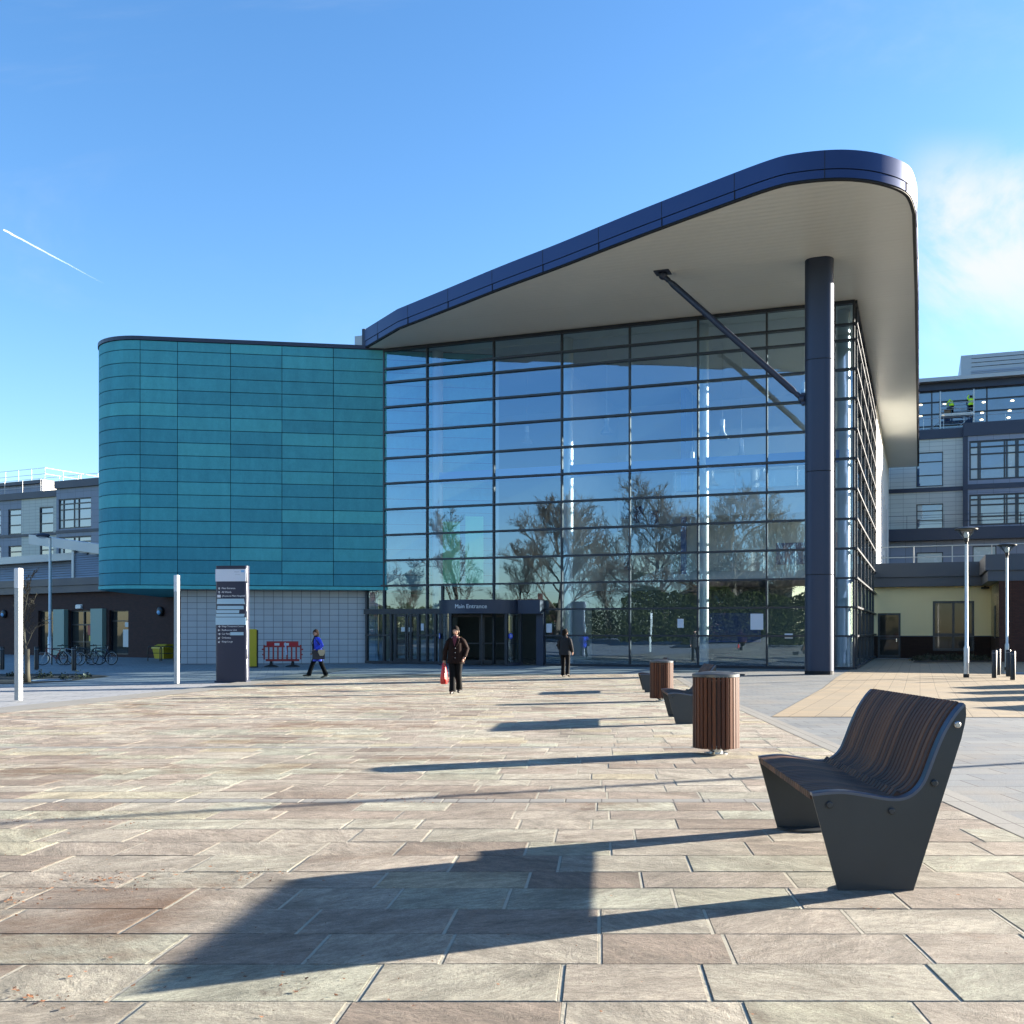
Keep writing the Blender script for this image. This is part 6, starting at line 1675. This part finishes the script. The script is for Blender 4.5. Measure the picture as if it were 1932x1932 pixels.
# ================================================================== SKY TRAIL, LIGHT, CAMERA
a_, b_ = P(8, 434, 2600), P(196, 535, 2600)
m = MB(); n = 24; rc_ = random.Random(2)
m.tube([a_.lerp(b_, i/n) + V(0, 0, rc_.uniform(-.5, .5)) for i in range(n+1)], [2.1*(1 - .8*i/n) + .5*rc_.random() for i in range(n+1)], 8)
def trail_mat():
    mt, nt, out = new_mat('thin_vapour'); v = objco(nt)
    em = nt.nodes.new('ShaderNodeBsdfTranslucent'); em.inputs[0].default_value = (.95, .97, 1, 1)
    df = nt.nodes.new('ShaderNodeBsdfDiffuse'); df.inputs[0].default_value = (.95, .97, 1, 1)
    ad = nt.nodes.new('ShaderNodeAddShader'); L(nt, em.outputs[0], ad.inputs[0]); L(nt, df.outputs[0], ad.inputs[1])
    tr_ = nt.nodes.new('ShaderNodeBsdfTransparent'); mx = nt.nodes.new('ShaderNodeMixShader')
    g = nt.nodes.new('ShaderNodeTexCoord'); s_ = nt.nodes.new('ShaderNodeSeparateXYZ'); L(nt, g.outputs['Generated'], s_.inputs[0])
    f_ = mathn(nt, 'SUBTRACT', .17, mathn(nt, 'MULTIPLY', s_.outputs[0], .165)); f_ = mathn(nt, 'MULTIPLY', f_, mathn(nt, 'MULTIPLY_ADD', noise_n(nt, v, .03, 4), .8, .5), clamp=True)
    L(nt, f_, mx.inputs[0]); L(nt, tr_.outputs[0], mx.inputs[1]); L(nt, ad.outputs[0], mx.inputs[2]); L(nt, mx.outputs[0], out.inputs[0]); return mt
o = m.build('vapour_trail', trail_mat(), smooth=True); tag(o, 'thin white vapour trail slanting across the blue sky', 'vapour trail', kind='stuff')

world = bpy.data.worlds.new('World'); scene.world = world; world.use_nodes = True
nt = world.node_tree; nt.nodes.clear()
wo = nt.nodes.new('ShaderNodeOutputWorld'); bg = nt.nodes.new('ShaderNodeBackground'); L(nt, bg.outputs[0], wo.inputs[0])
sky = nt.nodes.new('ShaderNodeTexSky'); sky.sky_type = 'NISHITA'; sky.sun_disc = False
EL = math.asin(SUN.z); AZ = math.atan2(SUN.x, SUN.y)
sky.sun_elevation = EL; sky.sun_rotation = AZ; sky.altitude = 100; sky.air_density = 1.0; sky.dust_density = SKY_DUST; sky.ozone_density = SKY_OZONE
hs_ = nt.nodes.new('ShaderNodeHueSaturation'); hs_.inputs['Saturation'].default_value = SKY_SAT; hs_.inputs['Hue'].default_value = SKY_HUE; L(nt, sky.outputs[0], hs_.inputs['Color'])
tc = nt.nodes.new('ShaderNodeTexCoord'); sx = nt.nodes.new('ShaderNodeSeparateXYZ'); L(nt, tc.outputs['Generated'], sx.inputs[0])
yy = mathn(nt, 'MAXIMUM', sx.outputs[1], .05)
px_ = mathn(nt, 'DIVIDE', sx.outputs[0], yy); pz_ = mathn(nt, 'DIVIDE', sx.outputs[2], yy)
cv = nt.nodes.new('ShaderNodeCombineXYZ'); L(nt, px_, cv.inputs[0]); L(nt, pz_, cv.inputs[1])
cn = noise_n(nt, cv.outputs[0], 4.2, 9, .60, .5)
def smooth_n(v, a, b__): 
    n = nt.nodes.new('ShaderNodeMapRange'); n.interpolation_type = 'SMOOTHSTEP'; n.inputs['From Min'].default_value = a; n.inputs['From Max'].default_value = b__; L(nt, v, n.inputs['Value']); return n.outputs[0]
mask = mathn(nt, 'MULTIPLY', smooth_n(px_, .29, .36), mathn(nt, 'MULTIPLY', smooth_n(pz_, .53, .44), smooth_n(pz_, .25, .38)))
cl1 = mathn(nt, 'MULTIPLY', mask, smooth_n(cn, .36, .58))
# faint high wisps elsewhere
cv2 = nt.nodes.new('ShaderNodeMapping'); cv2.inputs['Scale'].default_value = (1.0, 2.6, 1); cv2.inputs['Rotation'].default_value = (0, 0, -.35); L(nt, cv.outputs[0], cv2.inputs[0])
ws = smooth_n(noise_n(nt, cv2.outputs[0], 1.6, 9, .62, .6), .52, .80)
cl2 = mathn(nt, 'MULTIPLY', ws, .22)
cl_ = mathn(nt, 'MAXIMUM', mathn(nt, 'MULTIPLY', cl1, .95), cl2)
skc = mixc(nt, 1.0, hs_.outputs[0], SKY_TINT, 'MULTIPLY')
L(nt, mixc(nt, cl_, skc, CLOUD_COL), bg.inputs[0]); bg.inputs[1].default_value = SKY_STR
sun = bpy.data.lights.new('sun', 'SUN'); sun.energy = SUN_STR; sun.angle = R(.55); sun.color = (1.0, .90, .76)
so_ = bpy.data.objects.new('sun', sun); COL.objects.link(so_); so_.rotation_euler = SUN.to_track_quat('Z', 'Y').to_euler()

cam = bpy.data.cameras.new('camera'); co_ = bpy.data.objects.new('camera', cam); COL.objects.link(co_)
co_.location = (0, 0, CAMZ); co_.rotation_euler = (R(90), 0, 0)
cam.sensor_fit = 'HORIZONTAL'; cam.sensor_width = 36; cam.lens = 36*F/1932
cam.shift_x = -(CX - 966)/1932; cam.shift_y = (HZ - 966)/1932
cam.clip_start = .05; cam.clip_end = 8000
scene.camera = co_
vs = scene.view_settings; scene.display_settings.display_device = 'sRGB'
vs.view_transform = 'Standard'; vs.look = 'None'; vs.gamma = 1; vs.exposure = EXPOSURE; vs.use_curve_mapping = False
scene.render.engine = 'CYCLES'; c_ = scene.cycles
c_.use_denoising = True; c_.max_bounces = 8; c_.diffuse_bounces = 4; c_.glossy_bounces = 4; c_.transparent_max_bounces = 16; c_.transmission_bounces = 4
c_.sample_clamp_indirect = 6.0; c_.caustics_reflective = False; c_.caustics_refractive = False
